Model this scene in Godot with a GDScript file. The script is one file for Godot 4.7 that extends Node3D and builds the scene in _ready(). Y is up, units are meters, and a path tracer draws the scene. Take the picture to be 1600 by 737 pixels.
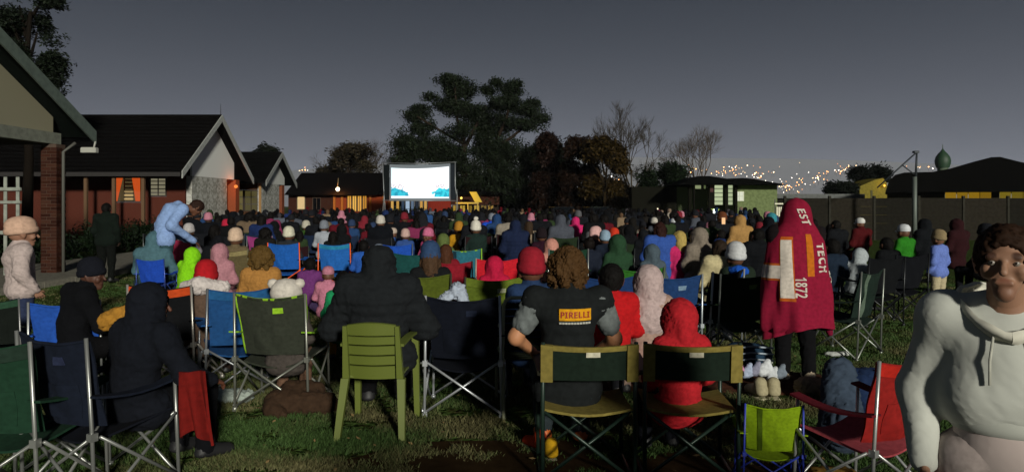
extends Node3D
# An open-air film night on a school lawn. Units are metres; the camera stands at the origin and looks along -z.
# bearing(x, depth) gives the sideways distance of a thing that stands `depth` metres in front of the camera.

const LENS := 1142.0
const EYE := 1.59
const HORIZON := 320.0
const COLD := Color(1.0, 0.985, 0.93)

var used := {}
var cloths := {}
var plain_mats := {}
var shapes := {}
var blotch: NoiseTexture2D
var weave: NoiseTexture2D
var folds := FastNoiseLite.new()
var folds2 := FastNoiseLite.new()
var rng := RandomNumberGenerator.new()

# ------------------------------------------------------------------ naming
func numbered(called: String) -> String:
	if not used.has(called):
		used[called] = 0
		return called
	used[called] += 1
	return "%s_%03d" % [called, used[called]]

func tag(o: Node3D, label: String, category: String, group := "", kind := "") -> Node3D:
	if label: o.set_meta("label", label)
	if category: o.set_meta("category", category)
	if group: o.set_meta("group", group)
	if kind: o.set_meta("kind", kind)
	return o

func thing(called: String, label: String, category: String, at := Vector3.ZERO, turn := 0.0, group := "") -> Node3D:
	var o := Node3D.new()
	o.name = numbered(called)
	add_child(o)
	o.position = at
	o.rotation.y = turn
	tag(o, label, category, group)
	return o

func put(called: String, m: Mesh, mat: Material, parent: Node3D, at := Vector3.ZERO) -> MeshInstance3D:
	var o := MeshInstance3D.new()
	o.name = numbered(called) if parent == self else called
	o.mesh = m
	if mat: o.material_override = mat
	o.position = at
	parent.add_child(o, true)
	return o

func obj(called: String, st: SurfaceTool, mat: Material, parent: Node3D, at := Vector3.ZERO) -> MeshInstance3D:
	st.generate_normals()
	return put(called, st.commit(), mat, parent, at)

func struct(called: String, st: SurfaceTool, mat: Material, at := Vector3.ZERO) -> MeshInstance3D:
	var o := obj(called, st, mat, self, at)
	o.set_meta("kind", "structure")
	return o

func bearing(x: float, depth: float) -> float:
	return (x - 800.0) / LENS * depth

func level(y: float, depth: float) -> float:
	return EYE - (y - HORIZON) / LENS * depth

func ground_at(x: float, depth: float) -> Vector3:
	return Vector3(bearing(x, depth), 0, -depth)

func to_screen(at: Vector3) -> float:
	return atan2(-(-6.5 - at.x), -(-52.0 - at.z))

# ------------------------------------------------------------------ materials
func make_noise(kind: int, freq: float, octaves: int, sd: int) -> FastNoiseLite:
	var n := FastNoiseLite.new()
	n.noise_type = kind
	n.frequency = freq
	n.fractal_octaves = octaves
	n.seed = sd
	return n

func noise_tex(n: FastNoiseLite, size: int, ramp: Array, normal := false, bump := 4.0) -> NoiseTexture2D:
	var t := NoiseTexture2D.new()
	t.width = size
	t.height = size
	t.seamless = true
	t.noise = n
	if normal:
		t.as_normal_map = true
		t.bump_strength = bump
	elif ramp.size():
		var g := Gradient.new()
		var offs := PackedFloat32Array()
		var cols := PackedColorArray()
		for k in ramp.size():
			offs.append(float(k) / (ramp.size() - 1))
			cols.append(ramp[k])
		g.offsets = offs
		g.colors = cols
		t.color_ramp = g
	return t

func cloth(hex: String, shine := 0.95) -> StandardMaterial3D:
	if cloths.has(hex): return cloths[hex]
	var m := StandardMaterial3D.new()
	m.albedo_color = Color(hex)
	m.albedo_texture = blotch
	m.normal_enabled = true
	m.normal_texture = weave
	m.normal_scale = 0.3
	m.uv1_triplanar = true
	m.uv1_scale = Vector3.ONE * 3.0
	m.roughness = shine
	m.metallic_specular = 0.25
	cloths[hex] = m
	return m

func knit(hex: String) -> StandardMaterial3D:   # close cloth with a fine grain
	var m: StandardMaterial3D = cloth(hex).duplicate()
	m.albedo_texture = null
	m.uv1_scale = Vector3.ONE * 9.0
	m.normal_scale = 0.5
	return m

func mat(hex: String, rough := 0.7, metal := 0.0, textured := false, scale := 1.0) -> StandardMaterial3D:
	var key := "%s %f %f %s %f" % [hex, rough, metal, textured, scale]
	if plain_mats.has(key): return plain_mats[key]
	var m := StandardMaterial3D.new()
	m.albedo_color = Color(hex)
	m.roughness = rough
	m.metallic = metal
	if rough > 0.8: m.metallic_specular = 0.1
	if textured:
		m.albedo_texture = blotch
		m.normal_enabled = true
		m.normal_texture = weave
		m.normal_scale = 0.4
		m.uv1_triplanar = true
		m.uv1_world_triplanar = true
		m.uv1_scale = Vector3.ONE * scale
	plain_mats[key] = m
	return m

func glow(hex: String, energy: float) -> StandardMaterial3D:
	var key := "glow %s %f" % [hex, energy]
	if plain_mats.has(key): return plain_mats[key]
	var m := StandardMaterial3D.new()
	m.albedo_color = Color(0.05, 0.05, 0.05)
	m.emission_enabled = true
	m.emission = Color(hex)
	m.emission_energy_multiplier = energy
	plain_mats[key] = m
	return m

# ------------------------------------------------------------------ simple shapes
func begin() -> SurfaceTool:
	var st := SurfaceTool.new()
	st.begin(Mesh.PRIMITIVE_TRIANGLES)
	st.set_smooth_group(-1)
	return st

func quad(st: SurfaceTool, a: Vector3, b: Vector3, c: Vector3, d: Vector3) -> void:   # counter-clockwise seen from outside
	st.add_vertex(a); st.add_vertex(c); st.add_vertex(b)
	st.add_vertex(a); st.add_vertex(d); st.add_vertex(c)

func hexa(st: SurfaceTool, p: Array) -> void:   # p: bottom 0..3 counter-clockwise seen from above, top 4..7 above them
	st.set_smooth_group(-1)
	quad(st, p[3], p[2], p[1], p[0])
	quad(st, p[4], p[5], p[6], p[7])
	for k in 4:
		var n: int = (k + 1) % 4
		quad(st, p[k], p[n], p[n + 4], p[k + 4])

func bx(st: SurfaceTool, lo: Vector3, hi: Vector3) -> void:
	hexa(st, [Vector3(lo.x, lo.y, hi.z), Vector3(hi.x, lo.y, hi.z), Vector3(hi.x, lo.y, lo.z), Vector3(lo.x, lo.y, lo.z),
		Vector3(lo.x, hi.y, hi.z), Vector3(hi.x, hi.y, hi.z), Vector3(hi.x, hi.y, lo.z), Vector3(lo.x, hi.y, lo.z)])

func box(called: String, lo: Vector3, hi: Vector3, m: Material, parent: Node3D) -> MeshInstance3D:
	var st := begin()
	bx(st, lo, hi)
	return obj(called, st, m, parent)

func rounded_box(st: SurfaceTool, lo: Vector3, hi: Vector3, r: float) -> void:   # box with chamfered vertical edges and top
	var a := [Vector2(lo.x + r, hi.z), Vector2(hi.x - r, hi.z), Vector2(hi.x, hi.z - r), Vector2(hi.x, lo.z + r), Vector2(hi.x - r, lo.z), Vector2(lo.x + r, lo.z), Vector2(lo.x, lo.z + r), Vector2(lo.x, hi.z - r)]
	var c := Vector2((lo.x + hi.x) / 2, (lo.z + hi.z) / 2)
	st.set_smooth_group(-1)
	for k in 8:
		var p: Vector2 = a[k]
		var q: Vector2 = a[(k + 1) % 8]
		var pi := p + (c - p).normalized() * r
		var qi := q + (c - q).normalized() * r
		quad(st, Vector3(p.x, lo.y, p.y), Vector3(q.x, lo.y, q.y), Vector3(q.x, hi.y - r, q.y), Vector3(p.x, hi.y - r, p.y))
		quad(st, Vector3(p.x, hi.y - r, p.y), Vector3(q.x, hi.y - r, q.y), Vector3(qi.x, hi.y, qi.y), Vector3(pi.x, hi.y, pi.y))
		quad(st, Vector3(pi.x, hi.y, pi.y), Vector3(qi.x, hi.y, qi.y), Vector3(c.x, hi.y, c.y), Vector3(c.x, hi.y, c.y))
		quad(st, Vector3(q.x, lo.y, q.y), Vector3(p.x, lo.y, p.y), Vector3(c.x, lo.y, c.y), Vector3(c.x, lo.y, c.y))

func tube(st: SurfaceTool, pts: Array, r0: float, r1 := -1.0, sides := 7) -> void:
	if r1 < 0.0: r1 = r0
	st.set_smooth_group(1)
	var n := pts.size()
	var t: Vector3 = (pts[1] - pts[0]).normalized()
	var u := t.cross(Vector3.UP if absf(t.y) < 0.9 else Vector3.RIGHT).normalized()
	var prev := []
	for i in n:
		if i > 0:
			var t2: Vector3 = (pts[mini(i + 1, n - 1)] - pts[i - 1]).normalized()
			u = (u - t2 * u.dot(t2)).normalized()
			t = t2
		var v := t.cross(u)
		var r := lerpf(r0, r1, float(i) / (n - 1))
		var ring := []
		for k in sides:
			var a := TAU * k / sides
			ring.append(pts[i] + (u * cos(a) + v * sin(a)) * r)
		if i > 0:
			for k in sides:
				var k2 := (k + 1) % sides
				quad(st, prev[k], prev[k2], ring[k2], ring[k])
		if i == 0 or i == n - 1:
			for k in range(1, sides - 1):
				if i == 0: quad(st, ring[0], ring[k + 1], ring[k], ring[k])
				else: quad(st, ring[0], ring[k], ring[k + 1], ring[k + 1])
		prev = ring

func lathe(st: SurfaceTool, profile: Array, sides := 16, at := Vector3.ZERO, ribs := 0, rib := 0.0, squash := Vector3.ONE) -> void:   # profile of Vector2(radius, height), from bottom to top
	st.set_smooth_group(1)
	for i in profile.size() - 1:
		for k in sides:
			var p := []
			for c in [[i, k], [i, k + 1], [i + 1, k + 1], [i + 1, k]]:
				var q: Vector2 = profile[c[0]]
				var a: float = TAU * c[1] / sides
				var r: float = q.x * (1.0 + rib * cos(a * ribs))
				p.append(at + Vector3(cos(a) * r, q.y, -sin(a) * r) * squash)
			quad(st, p[0], p[1], p[2], p[3])

func sheet(st: SurfaceTool, g: Array, thick: float) -> void:   # g: rows of points; a closed cloth of that thickness, front on the side of (right x up)
	st.set_smooth_group(1)
	var rows := g.size()
	var cols: int = g[0].size()
	var f := []
	var b := []
	for i in rows:
		var fr := []
		var br := []
		for j in cols:
			var du: Vector3 = g[i][mini(j + 1, cols - 1)] - g[i][maxi(j - 1, 0)]
			var dv: Vector3 = g[mini(i + 1, rows - 1)][j] - g[maxi(i - 1, 0)][j]
			var n := du.cross(dv).normalized() * thick * 0.5
			fr.append(g[i][j] + n)
			br.append(g[i][j] - n)
		f.append(fr)
		b.append(br)
	for i in rows - 1:
		for j in cols - 1:
			quad(st, f[i][j], f[i][j + 1], f[i + 1][j + 1], f[i + 1][j])
			quad(st, b[i][j + 1], b[i][j], b[i + 1][j], b[i + 1][j + 1])
	st.set_smooth_group(-1)
	for i in rows - 1:
		quad(st, b[i][0], f[i][0], f[i + 1][0], b[i + 1][0])
		quad(st, f[i][cols - 1], b[i][cols - 1], b[i + 1][cols - 1], f[i + 1][cols - 1])
	for j in cols - 1:
		quad(st, b[0][j], b[0][j + 1], f[0][j + 1], f[0][j])
		quad(st, f[rows - 1][j], f[rows - 1][j + 1], b[rows - 1][j + 1], b[rows - 1][j])

func prism(st: SurfaceTool, poly: Array, axis: int, lo: float, hi: float) -> void:   # poly: Vector2 list counter-clockwise; axis 0: (z reversed, y) drawn along x; axis 2: (x, y) drawn along z
	st.set_smooth_group(-1)
	var tri := Geometry2D.triangulate_polygon(PackedVector2Array(poly))
	var p := func(q: Vector2, t: float) -> Vector3: return Vector3(q.x, q.y, t) if axis == 2 else Vector3(t, q.y, -q.x)
	for k in range(0, tri.size(), 3):
		var a: Vector2 = poly[tri[k]]
		var b: Vector2 = poly[tri[k + 1]]
		var c: Vector2 = poly[tri[k + 2]]
		if (b - a).cross(c - a) < 0.0:
			var s := b
			b = c
			c = s
		for w in [p.call(a, hi), p.call(c, hi), p.call(b, hi), p.call(a, lo), p.call(b, lo), p.call(c, lo)]: st.add_vertex(w)
	for k in poly.size():
		var q: Vector2 = poly[k]
		var r: Vector2 = poly[(k + 1) % poly.size()]
		quad(st, p.call(q, lo), p.call(r, lo), p.call(r, hi), p.call(q, hi))

# ------------------------------------------------------------------ bodies: tapered bones joined with a smooth minimum, meshed as surface nets
# bone: [a, b, radius at a, radius at b, squash, carve]; squash scales the space round a; a carving bone is taken away
func bone(a: Vector3, b: Vector3, ra: float, rb: float, squash := Vector3.ONE, carve := false) -> Array:
	return [a, b, ra, rb, squash, carve]

func net(bones: Array, cell: float, k: float, amp := 0.0, freq := 5.0, quilt := 0.0, paint := []) -> Array:
	var lo := Vector3.ONE * 1e9
	var hi := -lo
	for b in bones:
		if b[5]: continue
		var r: float = maxf(b[2], b[3])
		var s: Vector3 = b[4]
		lo = lo.min(b[0] - s * r).min(b[1] - s * r)
		hi = hi.max(b[0] + s * r).max(b[1] + s * r)
	lo -= Vector3.ONE * (3.0 * cell + k * 0.5)
	hi += Vector3.ONE * (3.0 * cell + k * 0.5)
	var nx := int((hi.x - lo.x) / cell) + 1
	var ny := int((hi.y - lo.y) / cell) + 1
	var nz := int((hi.z - lo.z) / cell) + 1
	var g := PackedFloat32Array()
	g.resize(nx * ny * nz)
	g.fill(1.0)
	for b in bones:
		var a: Vector3 = b[0]
		var s: Vector3 = b[4]
		var inv := Vector3(1.0 / s.x, 1.0 / s.y, 1.0 / s.z)
		var ba: Vector3 = (b[1] - a) * inv
		var bb := maxf(ba.length_squared(), 1e-9)
		var ra: float = b[2]
		var rd: float = b[3] - b[2]
		var ms: float = minf(s.x, minf(s.y, s.z))
		var carve: bool = b[5]
		var reach: Vector3 = s * maxf(b[2], b[3]) + Vector3.ONE * (k + 2.5 * cell)
		var l: Vector3 = (a.min(b[1]) - reach - lo) / cell
		var h: Vector3 = (a.max(b[1]) + reach - lo) / cell
		var x0 := maxi(int(l.x), 0)
		var y0 := maxi(int(l.y), 0)
		var z0 := maxi(int(l.z), 0)
		var x1 := mini(int(h.x) + 1, nx - 1)
		var y1 := mini(int(h.y) + 1, ny - 1)
		var z1 := mini(int(h.z) + 1, nz - 1)
		for z in range(z0, z1 + 1):
			for y in range(y0, y1 + 1):
				var i := (z * ny + y) * nx + x0
				for x in range(x0, x1 + 1):
					var pa: Vector3 = (lo + Vector3(x, y, z) * cell - a) * inv
					var t := clampf(pa.dot(ba) / bb, 0.0, 1.0)
					var d := ((pa - ba * t).length() - ra - rd * t) * ms
					var o := g[i]
					if carve:
						g[i] = maxf(o, -d)
					else:
						var e := maxf(k - absf(o - d), 0.0)
						g[i] = minf(o, d) - e * e / (4.0 * k)
					i += 1
	var at := PackedInt32Array()
	at.resize(g.size())
	at.fill(-1)
	var verts := PackedVector3Array()
	var cells := PackedInt32Array()
	var far := 2.5 * cell
	var sy := nx
	var sz := nx * ny
	var offs := PackedInt32Array([0, 1, sy, sy + 1, sz, sz + 1, sz + sy, sz + sy + 1])
	var corner := [Vector3(0, 0, 0), Vector3(1, 0, 0), Vector3(0, 1, 0), Vector3(1, 1, 0), Vector3(0, 0, 1), Vector3(1, 0, 1), Vector3(0, 1, 1), Vector3(1, 1, 1)]
	var edges := PackedInt32Array([0, 1, 2, 3, 4, 5, 6, 7, 0, 2, 1, 3, 4, 6, 5, 7, 0, 4, 1, 5, 2, 6, 3, 7])
	var f := PackedFloat32Array()
	f.resize(8)
	for z in nz - 1:
		for y in ny - 1:
			var i := (z * ny + y) * nx - 1
			for x in nx - 1:
				i += 1
				var v := g[i]
				if v > far or v < -far: continue
				var mask := 0
				for c in 8:
					f[c] = g[i + offs[c]]
					if f[c] < 0.0: mask |= 1 << c
				if mask == 0 or mask == 255: continue
				var sum := Vector3.ZERO
				var n := 0
				for e in range(0, 24, 2):
					var p := edges[e]
					var q := edges[e + 1]
					if (f[p] < 0.0) != (f[q] < 0.0):
						var cp: Vector3 = corner[p]
						sum += cp.lerp(corner[q], f[p] / (f[p] - f[q]))
						n += 1
				at[i] = verts.size()
				cells.append(i)
				verts.append(lo + (Vector3(x, y, z) + sum / n) * cell)
	var idx := PackedInt32Array()
	var steps := PackedInt32Array([1, sy, sz, 1, sy, sz])
	for i in cells:
		var inside := g[i] < 0.0
		for axis in 3:
			if (g[i + steps[axis]] < 0.0) == inside: continue
			var u := steps[axis + 1]
			var w := steps[axis + 2]
			var c0 := at[i - u - w]
			var c1 := at[i - w]
			var c2 := at[i]
			var c3 := at[i - u]
			if c0 < 0 or c1 < 0 or c3 < 0: continue
			if inside: idx.append_array(PackedInt32Array([c0, c2, c1, c0, c3, c2]))
			else: idx.append_array(PackedInt32Array([c0, c1, c2, c0, c2, c3]))
	var nrm := normals_of(verts, idx)
	if amp > 0.0 or quilt > 0.0:
		for i in verts.size():
			var p := verts[i]
			var bend := folds2.get_noise_3d(p.x * 7.0, p.y * 7.0, p.z * 7.0)   # creases run across the cloth and wander
			var q := Vector3(p.x * 6.0, p.y * 17.0 + p.x * 9.0 + bend * 3.0, p.z * 6.0) * freq * 1.5
			var d := amp * (0.9 - 2.6 * absf(folds.get_noise_3dv(q)) + 0.7 * bend + 0.35 * folds2.get_noise_3dv(q * 2.6))
			if quilt > 0.0: d += quilt * (absf(sin(p.y * 42.0)) - 0.5)
			verts[i] = p + nrm[i] * d
		nrm = normals_of(verts, idx)
	var cols := PackedColorArray()
	cols.resize(verts.size())
	cols.fill(Color.WHITE)
	for s in paint:   # [centre, radius, colour]
		for i in verts.size():
			var away: float = ((verts[i] - s[0]) / s[1]).length()
			if away < 1.0: cols[i] = cols[i].lerp(s[2], clampf((1.0 - away) * 3.0, 0.0, 1.0))
	return [verts, nrm, idx, cols]

func normals_of(verts: PackedVector3Array, idx: PackedInt32Array) -> PackedVector3Array:
	var nrm := PackedVector3Array()
	nrm.resize(verts.size())
	for t in range(0, idx.size(), 3):
		var a := idx[t]
		var b := idx[t + 2]
		var c := idx[t + 1]
		var n := (verts[b] - verts[a]).cross(verts[c] - verts[a])
		nrm[a] += n
		nrm[b] += n
		nrm[c] += n
	for i in nrm.size(): nrm[i] = nrm[i].normalized()
	return nrm

func joined(nets: Array) -> ArrayMesh:
	var v := PackedVector3Array()
	var n := PackedVector3Array()
	var c := PackedColorArray()
	var x := PackedInt32Array()
	for e in nets:
		var base := v.size()
		v.append_array(e[0])
		n.append_array(e[1])
		c.append_array(e[3])
		for i in e[2]: x.append(i + base)
	var a := []
	a.resize(Mesh.ARRAY_MAX)
	a[Mesh.ARRAY_VERTEX] = v
	a[Mesh.ARRAY_NORMAL] = n
	a[Mesh.ARRAY_COLOR] = c
	a[Mesh.ARRAY_INDEX] = x
	var m := ArrayMesh.new()
	m.add_surface_from_arrays(Mesh.PRIMITIVE_TRIANGLES, a)
	return m

# ------------------------------------------------------------------ people: local axes face -z, the origin is on the ground below the hips
func skeleton(pose: String) -> Dictionary:
	var kid := pose.ends_with("_kid")
	pose = pose.trim_suffix("_kid")
	var j := {}
	var mirror := true
	match pose:
		"sit":
			j = {"pelvis": Vector3(0, 0.5, 0.02), "spine": Vector3(0, 0.72, 0.06), "chest": Vector3(0, 0.93, 0.07), "neck": Vector3(0, 1.07, 0.04), "head": Vector3(0, 1.185, 0.0),
				"sh": Vector3(0.175, 1.02, 0.06), "el": Vector3(0.25, 0.76, 0.02), "wr": Vector3(0.17, 0.63, -0.2), "hip": Vector3(0.1, 0.48, -0.02), "kn": Vector3(0.14, 0.5, -0.44), "an": Vector3(0.13, 0.09, -0.44), "to": Vector3(0.15, 0.045, -0.6)}
		"lean":
			mirror = false
			j = {"pelvis": Vector3(0, 0.5, 0.02), "spine": Vector3(0.01, 0.71, 0.03), "chest": Vector3(0.03, 0.9, -0.02), "neck": Vector3(0.05, 1.03, -0.07), "head": Vector3(0.07, 1.14, -0.12),
				"shl": Vector3(-0.14, 1.0, -0.01), "ell": Vector3(-0.26, 0.77, -0.1), "wrl": Vector3(-0.11, 0.65, -0.3), "shr": Vector3(0.2, 0.97, -0.02), "elr": Vector3(0.27, 0.72, -0.12), "wrr": Vector3(0.12, 0.62, -0.33),
				"hipl": Vector3(-0.1, 0.48, -0.02), "knl": Vector3(-0.16, 0.5, -0.43), "anl": Vector3(-0.12, 0.09, -0.36), "tol": Vector3(-0.14, 0.045, -0.52),
				"hipr": Vector3(0.1, 0.48, -0.02), "knr": Vector3(0.13, 0.51, -0.44), "anr": Vector3(0.14, 0.09, -0.5), "tor": Vector3(0.17, 0.045, -0.66)}
		"stand":
			j = {"pelvis": Vector3(0, 0.94, 0), "spine": Vector3(0, 1.14, 0.01), "chest": Vector3(0, 1.31, 0.02), "neck": Vector3(0, 1.46, 0.01), "head": Vector3(0, 1.59, -0.02),
				"sh": Vector3(0.18, 1.41, 0.01), "el": Vector3(0.25, 1.13, 0.03), "wr": Vector3(0.22, 0.9, -0.1), "hip": Vector3(0.1, 0.9, 0), "kn": Vector3(0.11, 0.49, -0.02), "an": Vector3(0.12, 0.09, 0.03), "to": Vector3(0.14, 0.045, -0.14)}
		"ground":
			j = {"pelvis": Vector3(0, 0.13, 0.02), "spine": Vector3(0, 0.36, 0.07), "chest": Vector3(0, 0.55, 0.05), "neck": Vector3(0, 0.69, 0.01), "head": Vector3(0, 0.8, -0.04),
				"sh": Vector3(0.17, 0.64, 0.04), "el": Vector3(0.26, 0.4, -0.04), "wr": Vector3(0.14, 0.27, -0.24), "hip": Vector3(0.1, 0.12, -0.02), "kn": Vector3(0.33, 0.2, -0.28), "an": Vector3(-0.08, 0.08, -0.38), "to": Vector3(-0.18, 0.05, -0.42)}
	if mirror:
		for b in ["sh", "el", "wr", "hip", "kn", "an", "to"]:
			var v: Vector3 = j[b]
			j.erase(b)
			j[b + "r"] = v
			j[b + "l"] = Vector3(-v.x, v.y, v.z)
	j["face"] = Basis()
	j["hs"] = 1.0
	if kid:
		j.hs = 1.3
		j.head += Vector3(0, 0.02, 0)
		for k in ["shl", "shr"]: j[k] = j[k] * Vector3(0.9, 1, 1)
	return j

func torso_bones(j: Dictionary, e: float) -> Array:
	var up: Vector3 = (j.neck - j.chest).normalized()
	return [bone(j.pelvis, j.spine, 0.145 + e, 0.132 + e, Vector3(1, 1, 0.74)), bone(j.spine, j.chest, 0.132 + e, 0.15 + e, Vector3(1, 1, 0.72)),
		bone(j.chest, j.neck - up * 0.05, 0.135 + e, 0.062 + e * 0.8, Vector3(1, 1, 0.76)), bone(j.shl, j.chest, 0.062 + e, 0.09 + e), bone(j.shr, j.chest, 0.062 + e, 0.09 + e), bone(j.hipl, j.hipr, 0.11 + e, 0.11 + e)]

func arm_bones(j: Dictionary, e: float, reach := 1.0) -> Array:
	var b := []
	for s in ["l", "r"]:
		b.append(bone(j["sh" + s], j["el" + s], 0.054 + e, 0.044 + e))
		var w: Vector3 = j["el" + s].lerp(j["wr" + s], reach)
		b.append(bone(j["el" + s], w, 0.043 + e, lerpf(0.043, 0.029, reach) + e * 0.8))
	return b

func leg_bones(j: Dictionary, e: float, reach := 1.0) -> Array:
	var b := []
	for s in ["l", "r"]:
		b.append(bone(j["hip" + s], j["kn" + s], 0.09 + e, 0.06 + e))
		b.append(bone(j["kn" + s], j["kn" + s].lerp(j["an" + s], reach), 0.058 + e, 0.04 + e))
	return b

func on_head(j: Dictionary, x: float, y: float, z: float) -> Vector3:
	return j.head + j.face * Vector3(x, y, z) * float(j.hs)

func grown(b: Array, j: Dictionary) -> Array:
	for e in b:
		e[2] *= float(j.hs)
		e[3] *= float(j.hs)
	return b

func head_bones(j: Dictionary) -> Array:
	var b := [bone(on_head(j, 0, 0.02, 0.012), on_head(j, 0, 0.021, 0.012), 0.098, 0.098, Vector3(0.79, 0.98, 1.0)),
		bone(on_head(j, 0, -0.02, -0.024), on_head(j, 0, -0.09, -0.05), 0.059, 0.032), bone(on_head(j, 0, 0.005, -0.093), on_head(j, 0, -0.024, -0.107), 0.009, 0.0135),
		bone(on_head(j, -0.04, 0.024, -0.078), on_head(j, 0.04, 0.024, -0.078), 0.013, 0.013), bone(on_head(j, -0.02, -0.058, -0.079), on_head(j, 0.02, -0.058, -0.079), 0.008, 0.008),
		bone(on_head(j, -0.046, -0.018, -0.062), on_head(j, -0.046, -0.03, -0.058), 0.022, 0.02), bone(on_head(j, 0.046, -0.018, -0.062), on_head(j, 0.046, -0.03, -0.058), 0.022, 0.02)]
	for s in [-1.0, 1.0]:
		b.append(bone(on_head(j, 0.085 * s, 0.015, 0.012), on_head(j, 0.082 * s, -0.022, 0.006), 0.025, 0.014, Vector3(0.5, 1, 1)))
	return grown(b, j)

func hand_net(wrist: Vector3, along: Vector3, back: Vector3, thumb: float, curl: float, cell: float) -> Array:
	var d := along.normalized()
	var side := d.cross(back).normalized() * thumb
	var n := side.cross(d).normalized() * thumb
	var b := []
	var long := [0.066, 0.076, 0.07, 0.054]
	for k in 4:
		var off := (1.5 - k) * 0.021
		var root := wrist + d * 0.012 + side * off * 0.65
		var knuckle := wrist + d * (0.088 - 0.004 * absf(k - 1.0)) + side * off
		b.append(bone(root, knuckle, 0.015, 0.0115))
		var a := curl * (0.7 + 0.18 * k)
		var f1 := knuckle + (d * cos(a) - n * sin(a)) * float(long[k]) * 0.5 + side * off * 0.12
		var f2 := f1 + (d * cos(a * 2.1) - n * sin(a * 2.1)) * float(long[k]) * 0.46
		b.append(bone(knuckle, f1, 0.0095, 0.0082))
		b.append(bone(f1, f2, 0.0082, 0.0066))
	var base := wrist + d * 0.03 + side * 0.026
	var t1 := base + (d * 0.62 + side * 0.62 - n * 0.35).normalized() * 0.04
	var t2 := t1 + (d * 0.85 + side * 0.2 - n * 0.5).normalized() * 0.032
	b.append(bone(wrist + d * 0.012, base, 0.016, 0.014))
	b.append(bone(base, t1, 0.0125, 0.0105))
	b.append(bone(t1, t2, 0.0105, 0.0078))
	return net(b, cell, 0.006)

func body_mesh(j: Dictionary, cell: float, fine := 0.0, paint := [], feet := true) -> ArrayMesh:
	var b := torso_bones(j, 0.0) + arm_bones(j, 0.0) + leg_bones(j, 0.0)
	b.append(bone(j.neck - (j.head - j.neck) * 0.35, j.head + (j.head - j.neck) * -0.15, 0.062, 0.056))
	if feet:
		for s in ["l", "r"]: b.append(bone(j["an" + s], j["to" + s], 0.042, 0.03))
	var parts := [net(b, cell, 0.04), net([bone(j.neck, on_head(j, 0, -0.06, 0.012), 0.057, 0.055)] + head_bones(j), fine if fine > 0.0 else cell * 0.6, 0.012 if fine > 0.0 else 0.018, 0.0, 5.0, 0.0, paint)]
	for s in ["l", "r"]:
		var along: Vector3 = j["wr" + s] - j["el" + s]
		var back := Vector3(0.35 if s == "r" else -0.35, 1, 0) if absf(along.normalized().y) < 0.8 else Vector3(1 if s == "r" else -1, 0, 0)
		parts.append(hand_net(j["wr" + s], along, back, 1.0 if s == "l" else -1.0, 0.45, maxf(0.0035, cell * 0.3)))
	return joined(parts)

func hood_bones(j: Dictionary) -> Array:
	var up: Vector3 = (j.head - j.neck)
	return grown([bone(on_head(j, 0, 0.012, 0.012), on_head(j, 0, 0.03, 0.02), 0.128, 0.124, Vector3(0.9, 1.08, 1.06)), bone(on_head(j, 0, 0.06, 0.07), on_head(j, 0, -0.06, 0.1), 0.066, 0.06),
		bone(on_head(j, 0, -0.05, 0.03), j.neck - up * 0.35, 0.085, 0.1), bone(j.neck + Vector3(-0.07, 0.005, 0.035), j.neck + Vector3(0.07, 0.005, 0.035), 0.055, 0.055), bone(on_head(j, 0, -0.015, -0.135), on_head(j, 0, 0.012, -0.135), 0.085, 0.085, Vector3(0.85, 1.15, 1.0), true)], j)

func coat_mesh(j: Dictionary, style: String, cell: float, amp := 0.009, extra := []) -> ArrayMesh:
	var e := 0.028
	var b := []
	match style:
		"puffer", "puffer_hooded": e = 0.05
		"coat": e = 0.035
	b = torso_bones(j, e)
	if style == "vest":
		b = torso_bones(j, 0.022)
		for s in ["l", "r"]: b.append(bone(j["sh" + s], j["sh" + s].lerp(j["el" + s], 0.08), 0.076, 0.072))
	elif style == "tee":
		b = torso_bones(j, 0.003)
		for s in ["l", "r"]: b.append(bone(j["sh" + s], j["sh" + s].lerp(j["el" + s], 0.62), 0.078, 0.07))
	else:
		b += arm_bones(j, e * 0.8, 0.97)
	if style in ["hooded", "puffer_hooded"]: b += hood_bones(j)
	elif style in ["jacket", "puffer", "coat", "vest"]:
		b.append(bone(j.neck + Vector3(0, -0.03, 0.01), j.neck + (j.head - j.neck) * 0.3, 0.088, 0.08))
	if style == "hoodie":
		var back: Vector3 = j.face * Vector3(0, 0, 1)
		b.append(bone(j.neck + Vector3(-0.07, 0.0, 0) + back * 0.04, j.neck + Vector3(0.07, 0.0, 0) + back * 0.04, 0.05, 0.05))
		b.append(bone(j.neck + back * 0.06, j.neck + Vector3(0, -0.08, 0) + back * 0.1, 0.06, 0.05))
	b += extra
	var quilt := 0.009 if style in ["puffer", "puffer_hooded"] else 0.005 if style == "vest" else 0.0
	return joined([net(b, cell, 0.045, amp if style != "vest" else 0.004, 0.7, quilt)])

func trousers_mesh(j: Dictionary, cell: float, amp := 0.008) -> ArrayMesh:
	return joined([net(leg_bones(j, 0.02, 1.0) + [bone(j.hipl, j.hipr, 0.125, 0.125), bone(j.pelvis, j.pelvis + Vector3(0, 0.06, 0), 0.15, 0.14, Vector3(1, 1, 0.78))], cell, 0.03, amp, 0.7)])

func shoe_mesh(j: Dictionary, s: String, cell: float) -> ArrayMesh:
	var a: Vector3 = j["an" + s]
	var t: Vector3 = j["to" + s]
	var d := (t - a).normalized()
	return joined([net([bone(a + Vector3(0, -0.015, 0) - d * 0.02, t + d * 0.03, 0.052, 0.042), bone(a - d * 0.03 + Vector3(0, -0.04, 0), t + d * 0.03 + Vector3(0, -0.005, 0), 0.045, 0.04, Vector3(1.05, 0.55, 1.05)), bone(a, a + Vector3(0, 0.04, 0), 0.05, 0.052)], cell * 0.6, 0.015)])

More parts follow.
